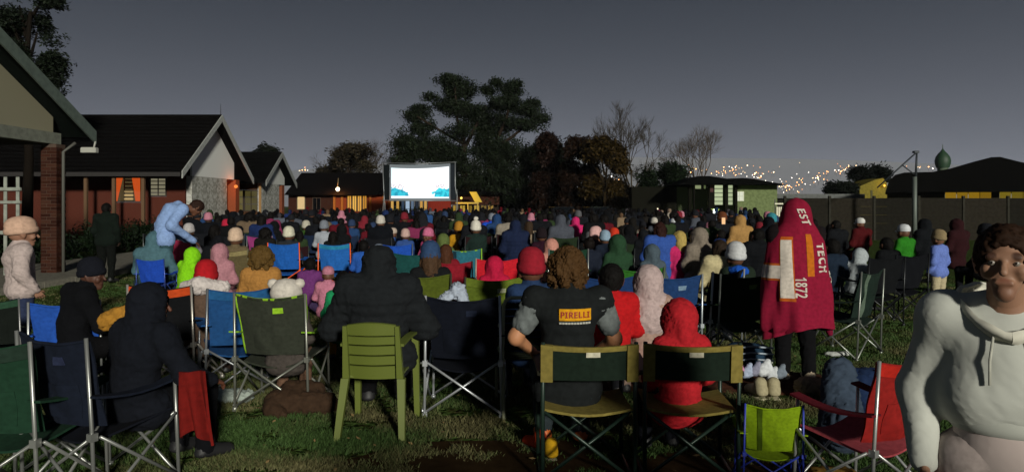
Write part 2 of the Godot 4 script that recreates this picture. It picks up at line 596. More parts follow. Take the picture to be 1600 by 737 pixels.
func hair_mesh(j: Dictionary, kind: String, cell: float) -> ArrayMesh:
	var c := cell * 0.62
	var face := bone(on_head(j, 0, -0.045, -0.125), on_head(j, 0, -0.01, -0.125), 0.088, 0.088, Vector3(0.9, 1.05, 0.95), true)
	var b := [bone(on_head(j, 0, 0.026, 0.016), on_head(j, 0, 0.027, 0.016), 0.108, 0.108, Vector3(0.82, 0.98, 1.0))]
	match kind:
		"short":
			b += [bone(on_head(j, 0, -0.03, 0.05), on_head(j, 0, -0.05, 0.04), 0.06, 0.045), face, bone(on_head(j, 0, -0.13, 0.02), on_head(j, 0, -0.12, 0.02), 0.075, 0.075, Vector3(1.6, 1, 1.6), true)]
			return joined([net(grown(b, j), c, 0.02, 0.008, 2.4)])
		"long":
			b += [bone(on_head(j, 0, 0.0, 0.06), on_head(j, 0.01, -0.2, 0.085), 0.085, 0.07), bone(on_head(j, -0.06, -0.02, 0.03), on_head(j, -0.075, -0.17, 0.04), 0.045, 0.03), bone(on_head(j, 0.06, -0.02, 0.03), on_head(j, 0.08, -0.18, 0.04), 0.045, 0.03), bone(on_head(j, 0.01, -0.2, 0.085), on_head(j, 0.0, -0.29, 0.09), 0.06, 0.03), face]
			return joined([net(grown(b, j), c, 0.02, 0.012, 1.6)])
		"curly":
			b = [bone(on_head(j, 0, 0.03, 0.018), on_head(j, 0, 0.031, 0.018), 0.125, 0.125, Vector3(0.9, 0.95, 1.0))]
			for k in 26:
				var a := k * 2.4
				var y := 0.09 - 0.22 * k / 25.0
				var r := 0.1 * sqrt(maxf(0.15, 1.0 - pow((y - 0.02) / 0.14, 2.0)))
				if cos(a) > -0.45: b.append(bone(on_head(j, sin(a) * r * 0.95, y, 0.02 + cos(a) * r), on_head(j, sin(a) * (r + 0.01), y - 0.03, 0.02 + cos(a) * (r + 0.01)), 0.034, 0.026))
			b.append(face)
			return joined([net(grown(b, j), c * 0.8, 0.012, 0.016, 2.6)])
		"bun":
			b += [bone(on_head(j, 0, 0.09, 0.07), on_head(j, 0, 0.11, 0.09), 0.05, 0.045), face]
			return joined([net(grown(b, j), c, 0.015, 0.006, 2.0)])
		"scarf":
			var up: Vector3 = j.head - j.neck
			b = hood_bones(j) + [bone(j.neck, j.chest + Vector3(0, -0.03, 0.02), 0.13, 0.2, Vector3(1, 1, 0.78)), bone(j.shl + up * 0.1, j.shr + up * 0.1, 0.085, 0.085)]
			return joined([net(b, cell * 0.8, 0.05, 0.008, 0.8)])
	return null

func beanie_mesh(pom: bool) -> ArrayMesh:
	var st := begin()
	lathe(st, [Vector2(0.088, -0.03), Vector2(0.108, -0.03), Vector2(0.117, -0.01), Vector2(0.116, 0.02), Vector2(0.106, 0.034), Vector2(0.108, 0.06), Vector2(0.1, 0.095), Vector2(0.078, 0.125), Vector2(0.045, 0.145), Vector2(0.0, 0.152)], 36, Vector3.ZERO, 18, 0.018, Vector3(0.88, 1, 1.08))
	if pom:
		lathe(st, [Vector2(0.0, 0.14), Vector2(0.03, 0.146), Vector2(0.044, 0.175), Vector2(0.036, 0.2), Vector2(0.0, 0.218)], 12, Vector3.ZERO, 5, 0.12)
	st.generate_normals()
	return st.commit()

func cap_mesh() -> ArrayMesh:
	var st := begin()
	lathe(st, [Vector2(0.102, -0.01), Vector2(0.108, 0.02), Vector2(0.1, 0.065), Vector2(0.07, 0.1), Vector2(0.02, 0.113), Vector2(0.0, 0.114)], 24, Vector3.ZERO, 0, 0.0, Vector3(0.88, 1, 1.06))
	var g := []
	for i in 4:
		var r := []
		for k in 9:
			var a := PI * (0.15 + 0.7 * k / 8.0)
			r.append(Vector3(cos(a) * (0.095 - 0.012 * i), -0.005 - 0.012 * absf(cos(a)) - i * 0.004, -sin(a) * (0.1 + i * 0.026)))
		g.append(r)
	sheet(st, g, 0.005)
	st.generate_normals()
	return st.commit()

func shape(key: String, make: Callable) -> Mesh:
	if not shapes.has(key): shapes[key] = make.call()
	return shapes[key]

# look: pose key and skeleton, coat style and colour, legs, skin, head piece
func dress(o: Node3D, key: String, j: Dictionary, look: Dictionary, cell: float) -> void:
	var ck := "%s %.3f " % [key, cell]
	var style: String = look.get("style", "jacket")
	var skin: String = look.get("skin", "#5a3a28")
	var skin_mat := mat(skin, 0.6)
	skin_mat.vertex_color_use_as_albedo = true
	put("body", shape(ck + "body", func(): return body_mesh(j, cell, look.get("fine", 0.0), look.get("paint", []))), skin_mat, o)
	if look.has("tee"): put("shirt", shape(ck + "tee", func(): return coat_mesh(j, "tee", cell)), cloth(look.tee), o)
	put("hooded_top" if style in ["hooded", "puffer_hooded", "hoodie"] else "vest" if style == "vest" else "jacket", shape(ck + style, func(): return coat_mesh(look.get("coat_pose", j), style, cell, look.get("amp", 0.009), look.get("extra", []))), knit(look.coat) if look.has("amp") else cloth(look.coat), o)
	put("trousers", shape(ck + "trousers", func(): return trousers_mesh(j, cell, look.get("amp", 0.008))), cloth(look.get("legs", "#15161b")), o)
	for s in ["l", "r"]:
		put("shoe", shape(ck + "shoe" + s, func(): return shoe_mesh(j, s, cell)), mat(look.get("shoes", "#1b1b1d"), 0.6), o)
	for piece in look.get("head", "short").split("+"):
		match piece:
			"short", "long", "curly", "bun":
				put("hair", shape(ck + piece, func(): return hair_mesh(j, piece, cell)), cloth(look.get("hair", "#0c0a09"), 0.75), o)
			"scarf":
				put("headscarf", shape(ck + piece, func(): return hair_mesh(j, piece, cell)), cloth(look.hat), o)
			"beanie", "pom", "cap":
				var b := put("cap" if piece == "cap" else "beanie", shape(piece, func(): return cap_mesh() if piece == "cap" else beanie_mesh(piece == "pom")), cloth(look.hat), o, on_head(j, 0, 0.042 if piece != "cap" else 0.055, 0.014))
				b.basis = j.face * Basis(Vector3.RIGHT, 0.12 if piece != "cap" else 0.0) * float(j.hs)
			"bear":
				var b := put("bear_hat", shape("bear", func():
					var st := begin()
					lathe(st, [Vector2(0.1, -0.05), Vector2(0.13, -0.04), Vector2(0.135, 0.0), Vector2(0.12, 0.06), Vector2(0.075, 0.105), Vector2(0.0, 0.12)], 24, Vector3.ZERO, 5, 0.015)
					for s in [-1.0, 1.0]: lathe(st, [Vector2(0.0, -0.045), Vector2(0.035, -0.03), Vector2(0.046, 0.0), Vector2(0.035, 0.032), Vector2(0.0, 0.046)], 12, Vector3(0.112 * s, 0.072, 0.0), 0, 0.0, Vector3(1, 1, 1))
					st.generate_normals()
					return st.commit()), cloth(look.hat), o, on_head(j, 0, 0.045, 0.01))
				b.basis = j.face * float(j.hs)

func top_of(pose: String, look: Dictionary) -> float:
	var j := skeleton(pose)
	var y: float = j.head.y + 0.12 * j.hs
	for k in [["beanie", 0.045], ["pom", 0.1], ["cap", 0.03], ["curly", 0.02], ["bear", 0.03]]:
		if k[0] in look.get("head", "short"): y += k[1]
	if look.get("style", "") in ["hooded", "puffer_hooded"] or "scarf" in look.get("head", ""): y += 0.03
	return y

# a person whose head top is seen at height y_top of the photograph when standing `depth` metres away
func person_at(label: String, x: float, y_top: float, depth: float, pose: String, look: Dictionary, cell := 0.02, turn := 0.0, group := "", aim := true) -> Node3D:
	var at := ground_at(x, depth)
	var s := level(y_top, depth) / top_of(pose, look)
	if s < 0.93:   # a child: bigger head for its height
		pose += "_kid"
		s = level(y_top, depth) / top_of(pose, look)
	var o := thing("person", label, "person", at, (to_screen(at) if aim else 0.0) + turn, group)
	dress(o, pose, skeleton(pose), look, cell)
	o.scale = Vector3.ONE * s
	return o

# ------------------------------------------------------------------ chairs: local axes face -z, the origin is on the ground
func one_tube(pts: Array, r: float, sides := 7, r1 := -1.0) -> Mesh:
	var st := begin()
	tube(st, pts, r, r1, sides)
	st.generate_normals()
	return st.commit()

func one_sheet(g: Array, t: float) -> Mesh:
	var st := begin()
	sheet(st, g, t)
	st.generate_normals()
	return st.commit()

func chair_back(w: float, h: float, nu: int) -> Array:
	var g := []
	for i in nu + 1:
		var v := float(i) / nu
		var row := []
		for k in nu + 1:
			var u := float(k) / nu
			var half := lerpf(0.24, 0.275, v) * w
			var sag := sin(PI * u) * (0.09 - 0.05 * v) + 0.009 * sin(u * 17.0 + v * 9.0) + 0.007 * sin(u * 9.0 - v * 14.0 + 1.0) * sin(PI * u)
			var dip := -0.035 * sin(PI * u) * v
			row.append(Vector3(lerpf(half, -half, u) * -1.0, lerpf(0.43, 0.9, v) * h + dip, (lerpf(0.19, 0.31, v) + sag * 0.8 - 0.02)))
		g.append(row)
	return g

func camp_chair(label: String, at: Vector3, turn: float, fabric: String, frame: String, look := {}) -> Node3D:
	var o := thing("camping_chair", label, "camping chair", at, turn, look.get("group", ""))
	var f := cloth(fabric)
	var fr := mat(frame, 0.35, 0.6) if not look.get("painted", false) else mat(frame, 0.4)
	var rough: bool = look.get("rough", false)
	var nu := 4 if rough else 10
	var key := "camp%d" % nu
	put("backrest", shape(key + "back", func(): return one_sheet(chair_back(1.0, 1.0, nu), 0.012)), f, o)
	put("seat", shape(key + "seat", func():
		var g := []
		for i in nu + 1:
			var v := float(i) / nu
			var row := []
			for k in nu + 1:
				var u := float(k) / nu
				row.append(Vector3(lerpf(-0.25, 0.25, u), 0.42 - sin(PI * u) * 0.05 - 0.05 * v, lerpf(-0.24, 0.2, v)))
			g.append(row)
		g.reverse()
		return one_sheet(g, 0.012)), cloth(look.get("seat", fabric)), o)
	if rough:
		put("frame", shape("campframe", func():
			var st := begin()
			for s in [-1.0, 1.0]:
				tube(st, [Vector3(0.29 * s, 0, 0.27), Vector3(0.275 * s, 0.9, 0.31)], 0.011, 0.011, 4)
				tube(st, [Vector3(0.29 * s, 0, -0.25), Vector3(0.28 * s, 0.6, -0.22)], 0.011, 0.011, 4)
				tube(st, [Vector3(0.29 * s, 0.03, 0.27), Vector3(-0.26 * s, 0.42, 0.23)], 0.01, 0.01, 4)
				tube(st, [Vector3(0.29 * s, 0.03, -0.25), Vector3(-0.26 * s, 0.42, -0.22)], 0.01, 0.01, 4)
				tube(st, [Vector3(0.28 * s, 0.6, -0.22), Vector3(0.28 * s, 0.6, 0.28)], 0.02, 0.02, 4)
			st.generate_normals()
			return st.commit()), fr, o)
		return o
	for s in [-1.0, 1.0]:
		var t := "%d" % int(s)
		put("back_post", shape("campbp" + t, func():
			var st := begin()
			tube(st, [Vector3(0.29 * s, 0.01, 0.27), Vector3(0.283 * s, 0.45, 0.285), Vector3(0.277 * s, 0.915, 0.312)], 0.0105, 0.0105, 8)
			lathe(st, [Vector2(0.0, 0.0), Vector2(0.024, 0.0), Vector2(0.02, 0.03), Vector2(0.0, 0.04)], 8, Vector3(0.29 * s, 0, 0.27))
			bx(st, Vector3(0.283 * s - 0.018, 0.385, 0.262), Vector3(0.283 * s + 0.018, 0.425, 0.302))
			st.generate_normals()
			return st.commit()), fr, o)
		put("front_post", shape("campfp" + t, func():
			var st := begin()
			tube(st, [Vector3(0.29 * s, 0.01, -0.25), Vector3(0.282 * s, 0.61, -0.225)], 0.0105, 0.0105, 8)
			lathe(st, [Vector2(0.0, 0.0), Vector2(0.024, 0.0), Vector2(0.02, 0.03), Vector2(0.0, 0.04)], 8, Vector3(0.29 * s, 0, -0.25))
			st.generate_normals()
			return st.commit()), fr, o)
		put("leg", shape("campla" + t, func(): return one_tube([Vector3(0.285 * s, 0.035, 0.283 + 0.008 * s), Vector3(-0.265 * s, 0.405, 0.268 + 0.008 * s)], 0.0095)), fr, o)
		put("leg", shape("camplb" + t, func(): return one_tube([Vector3(0.285 * s, 0.035, -0.262 + 0.008 * s), Vector3(-0.265 * s, 0.405, -0.25 + 0.008 * s)], 0.0095)), fr, o)
		put("leg", shape("camplc" + t, func(): return one_tube([Vector3(0.305 * s, 0.035, 0.26), Vector3(0.298 * s, 0.405, -0.22)], 0.0095)), fr, o)
		put("leg", shape("campld" + t, func(): return one_tube([Vector3(0.318 * s, 0.035, -0.24), Vector3(0.312 * s, 0.405, 0.26)], 0.0095)), fr, o)
		put("armrest", shape("campar" + t, func():
			var g := []
			for i in 7:
				var v := i / 6.0
				var row := []
				for k in 3: row.append(Vector3(0.285 * s + (k - 1) * 0.04, 0.615 - 0.035 * sin(PI * v), lerpf(0.3, -0.25, v)))
				g.append(row)
			return one_sheet(g, 0.012)), cloth(look.get("arms", fabric)), o)
	put("back_pocket", shape("camppocket", func():
		var g := chair_back(1.0, 1.0, 20)
		var r := []
		for i in range(2, 11):
			var row := []
			for k in range(4, 17): row.append(g[i][k] + Vector3(0, 0, 0.009 + 0.006 * sin(PI * (k - 4) / 12.0)))
			r.append(row)
		return one_sheet(r, 0.004)), f, o)
	put("hem", shape("camphem", func():
		var g := chair_back(1.0, 1.0, 20)
		var st := begin()
		var row := []
		for p in g[20]: row.append(p + Vector3(0, 0, 0.002))
		tube(st, row, 0.0095, 0.0095, 6)
		st.generate_normals()
		return st.commit()), f, o)
	if look.has("trim"):
		put("piping", shape("camptrim", func():
			var g := chair_back(1.0, 1.0, 10)
			var st := begin()
			tube(st, g[10], 0.011, 0.011, 6)
			for k in [0, 10]:
				var col := []
				for r in g: col.append(r[k])
				tube(st, col, 0.011, 0.011, 6)
			st.generate_normals()
			return st.commit()), cloth(look.trim), o)
	if look.has("band"):
		put("top_band", shape("campband", func():
			var g := chair_back(1.0, 1.0, 20)
			var r := []
			for i in range(17, 21):
				var row := []
				for p in g[i]: row.append(p + Vector3(0, 0.0, 0.012))
				r.append(row)
			return one_sheet(r, 0.008)), cloth(look.band), o)
	if look.has("logo"):
		put("logo_patch", shape("camplogo", func():
			var g := chair_back(1.0, 1.0, 20)
			var r := []
			for i in range(15, 18):
				var row := []
				for k in range(11, 15): row.append(g[i][k] + Vector3(0, 0, 0.011))
				r.append(row)
			return one_sheet(r, 0.003)), cloth(look.logo), o)
	if look.has("strap_or_shade"):  # a cloth strip; on the lime chair it is a painted shadow
		put("strap_or_shade", shape("campstrap", func():
			var g := chair_back(1.0, 1.0, 20)
			var r := []
			for i in range(0, 21): r.append([g[i][4] + Vector3(0.004, 0, 0.012), g[i][5] + Vector3(0, 0, 0.012), g[i][6] + Vector3(-0.004, 0, 0.012)])
			return one_sheet(r, 0.006)), cloth(look.strap_or_shade), o)
	if look.has("size"): o.scale = Vector3.ONE * float(look.size)
	return o

func folding_chair(label: String, at: Vector3, turn: float, band: String, mesh_back: String, frame: String) -> Node3D:
	var o := thing("folding_armchair", label, "folding chair", at, turn, "folding armchairs with webbing backs")
	var fr := mat(frame, 0.4, 0.3)
	var back := func(u0: float, u1: float, v0: float, v1: float, lift: float) -> Array:
		var g := []
		for i in 4:
			var row := []
			for k in 9:
				var u := lerpf(u0, u1, k / 8.0)
				var v := lerpf(v0, v1, i / 3.0)
				row.append(Vector3(lerpf(-0.262, 0.262, u), lerpf(0.6, 0.81, v) - 0.012 * sin(PI * u) * v, 0.235 + v * 0.02 + 0.03 * sin(PI * u) + lift))
			g.append(row)
		return g
	put("backrest", one_sheet(back.call(0.09, 0.91, 0.04, 0.88, 0.0), 0.01), cloth(mesh_back), o)
	put("top_band", one_sheet(back.call(0.0, 1.0, 0.86, 1.0, 0.004), 0.016), cloth(band), o)
	put("side_sleeve", one_sheet(back.call(-0.02, 0.105, 0.0, 1.0, 0.006), 0.03), cloth(band), o)
	put("side_sleeve", one_sheet(back.call(0.895, 1.02, 0.0, 1.0, 0.006), 0.03), cloth(band), o)
	put("care_label", one_sheet(back.call(0.455, 0.605, 0.72, 0.86, 0.012), 0.004), cloth("#c9c4ae"), o)
	var g := []
	for i in 6:
		var row := []
		for k in 7: row.append(Vector3(lerpf(-0.25, 0.25, k / 6.0), 0.43 - 0.035 * sin(PI * k / 6.0), lerpf(0.21, -0.24, i / 5.0)))
		g.append(row)
	put("seat", one_sheet(g, 0.014), cloth(band), o)
	for s in [-1.0, 1.0]:
		put("back_post", one_tube([Vector3(0.262 * s, 0.0, 0.22), Vector3(0.262 * s, 0.45, 0.22), Vector3(0.262 * s, 0.82, 0.255)], 0.0125, 8), fr, o)
		put("front_post", one_tube([Vector3(0.262 * s, 0.0, -0.25), Vector3(0.262 * s, 0.63, -0.25)], 0.0125, 8), fr, o)
		put("leg", one_tube([Vector3(0.255 * s, 0.03, 0.2 + 0.015 * s), Vector3(-0.25 * s, 0.42, 0.2 + 0.015 * s)], 0.0105), fr, o)
		put("leg", one_tube([Vector3(0.255 * s, 0.03, -0.23 + 0.015 * s), Vector3(-0.25 * s, 0.42, -0.23 + 0.015 * s)], 0.0105), fr, o)
		put("foot_rail", one_tube([Vector3(0.262 * s, 0.02, 0.25), Vector3(0.262 * s, 0.02, -0.28)], 0.012), fr, o)
		var st := begin()
		rounded_box(st, Vector3(0.262 * s - 0.03, 0.63, -0.29), Vector3(0.262 * s + 0.03, 0.655, 0.24), 0.01)
		obj("armrest", st, mat("#2c2a1c", 0.6), o)
	return o

func plastic_chair(label: String, at: Vector3, turn: float, hex: String) -> Node3D:
	var o := thing("plastic_chair", label, "chair", at, turn)
	var m := mat(hex, 0.42)
	var slat := func(y0: float, y1: float) -> Array:
		var g := []
		for i in 4:
			var row := []
			for k in 9:
				var u := k / 8.0
				var y := lerpf(y0, y1, i / 3.0)
				row.append(Vector3(lerpf(-0.185, 0.185, u), y + (0.02 * sin(PI * u) if y > 0.74 else 0.0), 0.2 + (y - 0.42) * 0.24 + 0.035 * sin(PI * u)))
			g.append(row)
		return g
	for r in [[0.395, 0.485], [0.497, 0.557], [0.569, 0.629], [0.641, 0.695]]:
		put("slat", one_sheet(slat.call(r[0], r[1]), 0.012), m, o)
	put("top_rail", one_sheet(slat.call(0.707, 0.775), 0.02), m, o)
	var g := []
	for i in 8:
		var row := []
		for k in 9:
			var u := k / 8.0
			var v := i / 7.0
			row.append(Vector3(lerpf(-0.21, 0.21, u), 0.41 - 0.015 * sin(PI * u) - (0.05 * pow(v, 6.0)), lerpf(0.21, -0.24, v)))
		g.append(row)
	put("seat", one_sheet(g, 0.014), m, o)
	for s in [-1.0, 1.0]:
		var st := begin()
		hexa(st, [Vector3(0.245 * s - 0.022, 0, 0.37), Vector3(0.245 * s + 0.022, 0, 0.37), Vector3(0.245 * s + 0.022, 0, 0.33), Vector3(0.245 * s - 0.022, 0, 0.33), Vector3(0.215 * s - 0.03, 0.4, 0.25), Vector3(0.215 * s + 0.03, 0.4, 0.25), Vector3(0.215 * s + 0.03, 0.4, 0.2), Vector3(0.215 * s - 0.03, 0.4, 0.2)])
		obj("rear_leg", st, m, o)
		st = begin()
		hexa(st, [Vector3(0.207 * s - 0.025, 0.402, 0.25), Vector3(0.207 * s + 0.025, 0.402, 0.25), Vector3(0.207 * s + 0.025, 0.402, 0.2), Vector3(0.207 * s - 0.025, 0.402, 0.2), Vector3(0.198 * s - 0.015, 0.77, 0.315), Vector3(0.198 * s + 0.015, 0.77, 0.315), Vector3(0.198 * s + 0.015, 0.77, 0.275), Vector3(0.198 * s - 0.015, 0.77, 0.275)])
		obj("back_post", st, m, o)
		st = begin()
		hexa(st, [Vector3(0.25 * s - 0.022, 0, -0.25), Vector3(0.25 * s + 0.022, 0, -0.25), Vector3(0.25 * s + 0.022, 0, -0.29), Vector3(0.25 * s - 0.022, 0, -0.29), Vector3(0.24 * s - 0.028, 0.63, -0.2), Vector3(0.24 * s + 0.028, 0.63, -0.2), Vector3(0.24 * s + 0.028, 0.63, -0.25), Vector3(0.24 * s - 0.028, 0.63, -0.25)])
		obj("front_leg", st, m, o)
		var arm := []
		for i in 7:
			var row := []
			for k in 3: row.append(Vector3(0.242 * s + (k - 1) * 0.03 - 0.03 * s * pow(1.0 - i / 6.0, 2.0), 0.635 + 0.02 * sin(PI * i / 6.0), lerpf(0.27, -0.26, i / 6.0)))
			arm.append(row)
		put("armrest", one_sheet(arm, 0.018), m, o)
	return o

func lawn_chair(label: String, at: Vector3, turn: float) -> Node3D:
	var o := thing("lawn_chair", label, "lawn chair", at, turn)
	var fr := mat("#8d9078", 0.4)
	put("back_frame", one_tube([Vector3(-0.25, 0, 0.3), Vector3(-0.25, 0.45, 0.22), Vector3(-0.25, 0.84, 0.29), Vector3(-0.235, 0.88, 0.298), Vector3(-0.2, 0.9, 0.3), Vector3(0.2, 0.9, 0.3), Vector3(0.235, 0.88, 0.298), Vector3(0.25, 0.84, 0.29), Vector3(0.25, 0.45, 0.22), Vector3(0.25, 0, 0.3)], 0.014, 8), fr, o)
	for s in [-1.0, 1.0]:
		put("front_leg", one_tube([Vector3(0.25 * s, 0, -0.26), Vector3(0.25 * s, 0.6, -0.22), Vector3(0.25 * s, 0.64, -0.18), Vector3(0.25 * s, 0.64, 0.25)], 0.013, 8), fr, o)
		put("seat_rail", one_tube([Vector3(0.24 * s, 0.42, 0.22), Vector3(0.24 * s, 0.43, -0.25)], 0.011), fr, o)
	for k in 7:
		var g := []
		for i in 3:
			var row := []
			for n in 5: row.append(Vector3(lerpf(-0.245, 0.245, n / 4.0), 0.5 + k * 0.053 + i * 0.021, 0.225 + (0.05 + k * 0.053 + i * 0.021) * 0.16 + 0.015 * sin(PI * n / 4.0)))
			g.append(row)
		put("strap_or_shade", one_sheet(g, 0.006), cloth("#1d2218"), o)
	for k in 6: box("seat_strap", Vector3(-0.24, 0.424, -0.22 + k * 0.074), Vector3(0.24, 0.43, -0.165 + k * 0.074), cloth("#1d2218"), o)
	return o

# ------------------------------------------------------------------ heaps, bags, shoes
func lump(called: String, label: String, category: String, at: Vector3, bones: Array, hex: String, cell := 0.02, amp := 0.04, group := "") -> Node3D:
	var o := put(called, joined([net(bones, cell, 0.05, amp * 0.4, 1.1)]), cloth(hex), self, at)
	tag(o, label, category, group)
	return o

# ------------------------------------------------------------------ lettering laid onto a curved surface: lay maps (x, y) in metres to a point
func lettering(called: String, words: String, tall: float, stretch: float, m: Material, parent: Node3D, lay: Callable, bold := 700) -> void:
	var t := TextMesh.new()
	var f := SystemFont.new()
	f.font_names = PackedStringArray(["Droid Sans"])
	f.font_weight = bold
	t.font = f
	t.text = words
	t.font_size = 64
	t.pixel_size = 0.01
	t.depth = 0.02
	t.curve_step = 4
	var box3 := t.get_aabb()
	var k := tall / 0.47
	var arr := t.surface_get_arrays(0)
	var v: PackedVector3Array = arr[Mesh.ARRAY_VERTEX]
	var idx: PackedInt32Array = arr[Mesh.ARRAY_INDEX]
	var st := begin()
	var n := idx.size() if idx.size() else v.size()
	var mid := box3.get_center()
	for q in range(0, n, 3):
		for c in 3:
			var p: Vector3 = v[idx[q + c]] if idx.size() else v[q + c]
			var w: Vector3 = lay.call((p.x - mid.x) * k * stretch, (p.y - mid.y) * k, 0.006 if p.z > 0.0 else 0.0)
			st.add_vertex(w)
	obj(called, st, m, parent)

# ------------------------------------------------------------------ trees
func branch(st: SurfaceTool, a: Vector3, dir: Vector3, long: float, r: float, level_: int, tips: Array, spread: float, sides: int) -> void:
	var pts := [a]
	var d := dir
	if level_ == 0:   # a twig
		tube(st, [a, a + dir * long], r, r * 0.5, 3)
		tips.append(a)
		return
	for k in 3:
		d = (d + Vector3(rng.randf_range(-1, 1), rng.randf_range(-0.5, 0.8), rng.randf_range(-1, 1)) * 0.22).normalized()
		pts.append(pts[-1] + d * long / 3.0)
	tube(st, pts, r, r * 0.62, sides)
	var n := rng.randi_range(2, 3) + (3 if level_ <= 1 else 2 if level_ == 2 else 0)
	for k in n:
		var side := Vector3(rng.randf_range(-1, 1), rng.randf_range(-0.25, 0.6), rng.randf_range(-1, 1)).normalized()
		branch(st, pts[rng.randi_range(2, 3)] if k else pts[3], (d + side * spread).normalized(), long * rng.randf_range(0.6, 0.85), r * 0.6, level_ - 1, tips, spread, maxi(3, sides - 1))

var leaf_meshes := {}
func leaf_clump(size: float, sd: int) -> Mesh:
	var key := "%.2f %d" % [size, sd]
	if leaf_meshes.has(key): return leaf_meshes[key]
	var r := RandomNumberGenerator.new()
	r.seed = sd
	var st := begin()
	for k in 14:
		var c := Vector3(r.randf_range(-1, 1), r.randf_range(-0.6, 0.6), r.randf_range(-1, 1)) * size * 1.5
		var b := Basis.from_euler(Vector3(r.randf_range(-0.8, 0.8), r.randf_range(0, TAU), r.randf_range(-0.6, 0.6)))
		var l := size * r.randf_range(0.6, 1.1)
		var p := [c + b * Vector3(-l * 0.25, 0, 0), c + b * Vector3(0, 0.04 * l, -l * 0.6), c + b * Vector3(l * 0.25, 0, 0), c + b * Vector3(0, 0.04 * l, l * 0.6)]
		quad(st, p[0], p[3], p[2], p[1])
	st.generate_normals()
	leaf_meshes[key] = st.commit()
	return leaf_meshes[key]

func leaf_mat(hex: String) -> StandardMaterial3D:
	var m := StandardMaterial3D.new()
	m.albedo_color = Color(hex)
	m.vertex_color_use_as_albedo = true
	m.roughness = 0.6
	m.metallic_specular = 0.3
	m.cull_mode = BaseMaterial3D.CULL_DISABLED
	m.backlight_enabled = true
	m.backlight = Color(0.25, 0.3, 0.1)
	return m

# lobes: [centre, radii, clumps] in the tree's own axes
func crown(parent: Node3D, lobes: Array, size: float, m: Material, sd: int) -> void:
	var r := RandomNumberGenerator.new()
	r.seed = sd
	var n := FastNoiseLite.new()
	n.seed = sd
	n.frequency = 0.35
	var at := []
	for l in lobes:
		var made := 0
		var tries := 0
		while made < l[2] and tries < l[2] * 6:
			tries += 1
			var p := Vector3(r.randfn(), r.randfn(), r.randfn()).normalized() * absf(r.randfn(0.55, 0.3))
			var w: Vector3 = l[0] + p * l[1]
			if n.get_noise_3dv(w) < -0.08: continue
			at.append(w)
			made += 1
	var mm := MultiMesh.new()
	mm.transform_format = MultiMesh.TRANSFORM_3D
	mm.use_colors = true
	mm.mesh = leaf_clump(size, sd)
	mm.instance_count = at.size()
	for k in at.size():
		mm.set_instance_transform(k, Transform3D(Basis.from_euler(Vector3(r.randf_range(-0.5, 0.5), r.randf_range(0, TAU), r.randf_range(-0.5, 0.5))) * r.randf_range(0.7, 1.3), at[k]))
		var c := r.randf_range(0.6, 1.0)
		mm.set_instance_color(k, Color(c * r.randf_range(0.9, 1.0), c, c * r.randf_range(0.8, 1.0)))
	var o := MultiMeshInstance3D.new()
	o.name = "crown"
	o.multimesh = mm
	o.material_override = m
	o.set_meta("kind", "stuff")
	parent.add_child(o, true)

func bare_tree(called: String, label: String, at: Vector3, tall: float, levels: int, spread: float, sd: int, hex: String) -> Node3D:
	rng.seed = sd
	var o := thing(called, label, "tree", at, 0.0, "trees round the field")
	var st := begin()
	var tips := []
	tube(st, [Vector3(0, 0, 0), Vector3(0.05, tall * 0.14, 0), Vector3(0, tall * 0.28, 0.05)], tall * 0.02, tall * 0.014, 8)
	obj("trunk", st, mat(hex, 0.9, 0.0, true, 2.0), o)
	st = begin()
	for k in 6: branch(st, Vector3(0, tall * (0.2 + 0.02 * k), 0), Vector3(cos(k * 1.3 + sd) * spread, 1.0, sin(k * 1.3 + sd) * spread).normalized(), tall * 0.27, tall * 0.01, levels, tips, spread, 5)
	obj("branches", st, mat(hex, 0.9, 0.0, true, 2.0), o)
	return o

# ------------------------------------------------------------------ brick pieces
var brick_mats := []
func brick_mesh(lo: Vector3, hi: Vector3) -> Mesh:
	var key := "brick %.3f %.3f %.3f" % [hi.x - lo.x, hi.y - lo.y, hi.z - lo.z]
	return shape(key, func():
		var st := begin()
		var h := (hi - lo) * 0.5
		rounded_box(st, -h, h, 0.006)
		st.generate_normals()
		return st.commit())

func brick_pillar(parent: Node3D, lo: Vector3, hi: Vector3, mortar: Material) -> void:   # pinwheel courses round a mortar core
	var i := 0.012
	box("mortar_core", lo + Vector3(i, 0, i), Vector3(hi.x - i, hi.y, hi.z - i), mortar, parent)
	var w := hi.x - lo.x
	var b := w * 0.36
	var y := lo.y
	var odd := false
	while y + 0.07 <= hi.y:
		var runs := []
		if odd: runs = [[Vector3(lo.x, y, hi.z - b), Vector3(hi.x - b - 0.01, y + 0.065, hi.z)], [Vector3(hi.x - b, y, lo.z + b + 0.01), Vector3(hi.x, y + 0.065, hi.z)]]
		else: runs = [[Vector3(lo.x + b + 0.01, y, hi.z - b), Vector3(hi.x, y + 0.065, hi.z)], [Vector3(hi.x - b, y, lo.z), Vector3(hi.x, y + 0.065, hi.z - b - 0.01)], [Vector3(lo.x, y, hi.z - w + 0.0), Vector3(lo.x + b, y + 0.065, hi.z)]]
		for r in runs:
			put("brick", brick_mesh(r[0], r[1]), brick_mats[rng.randi() % brick_mats.size()], parent, (r[0] + r[1]) * 0.5)
		y += 0.075
		odd = not odd

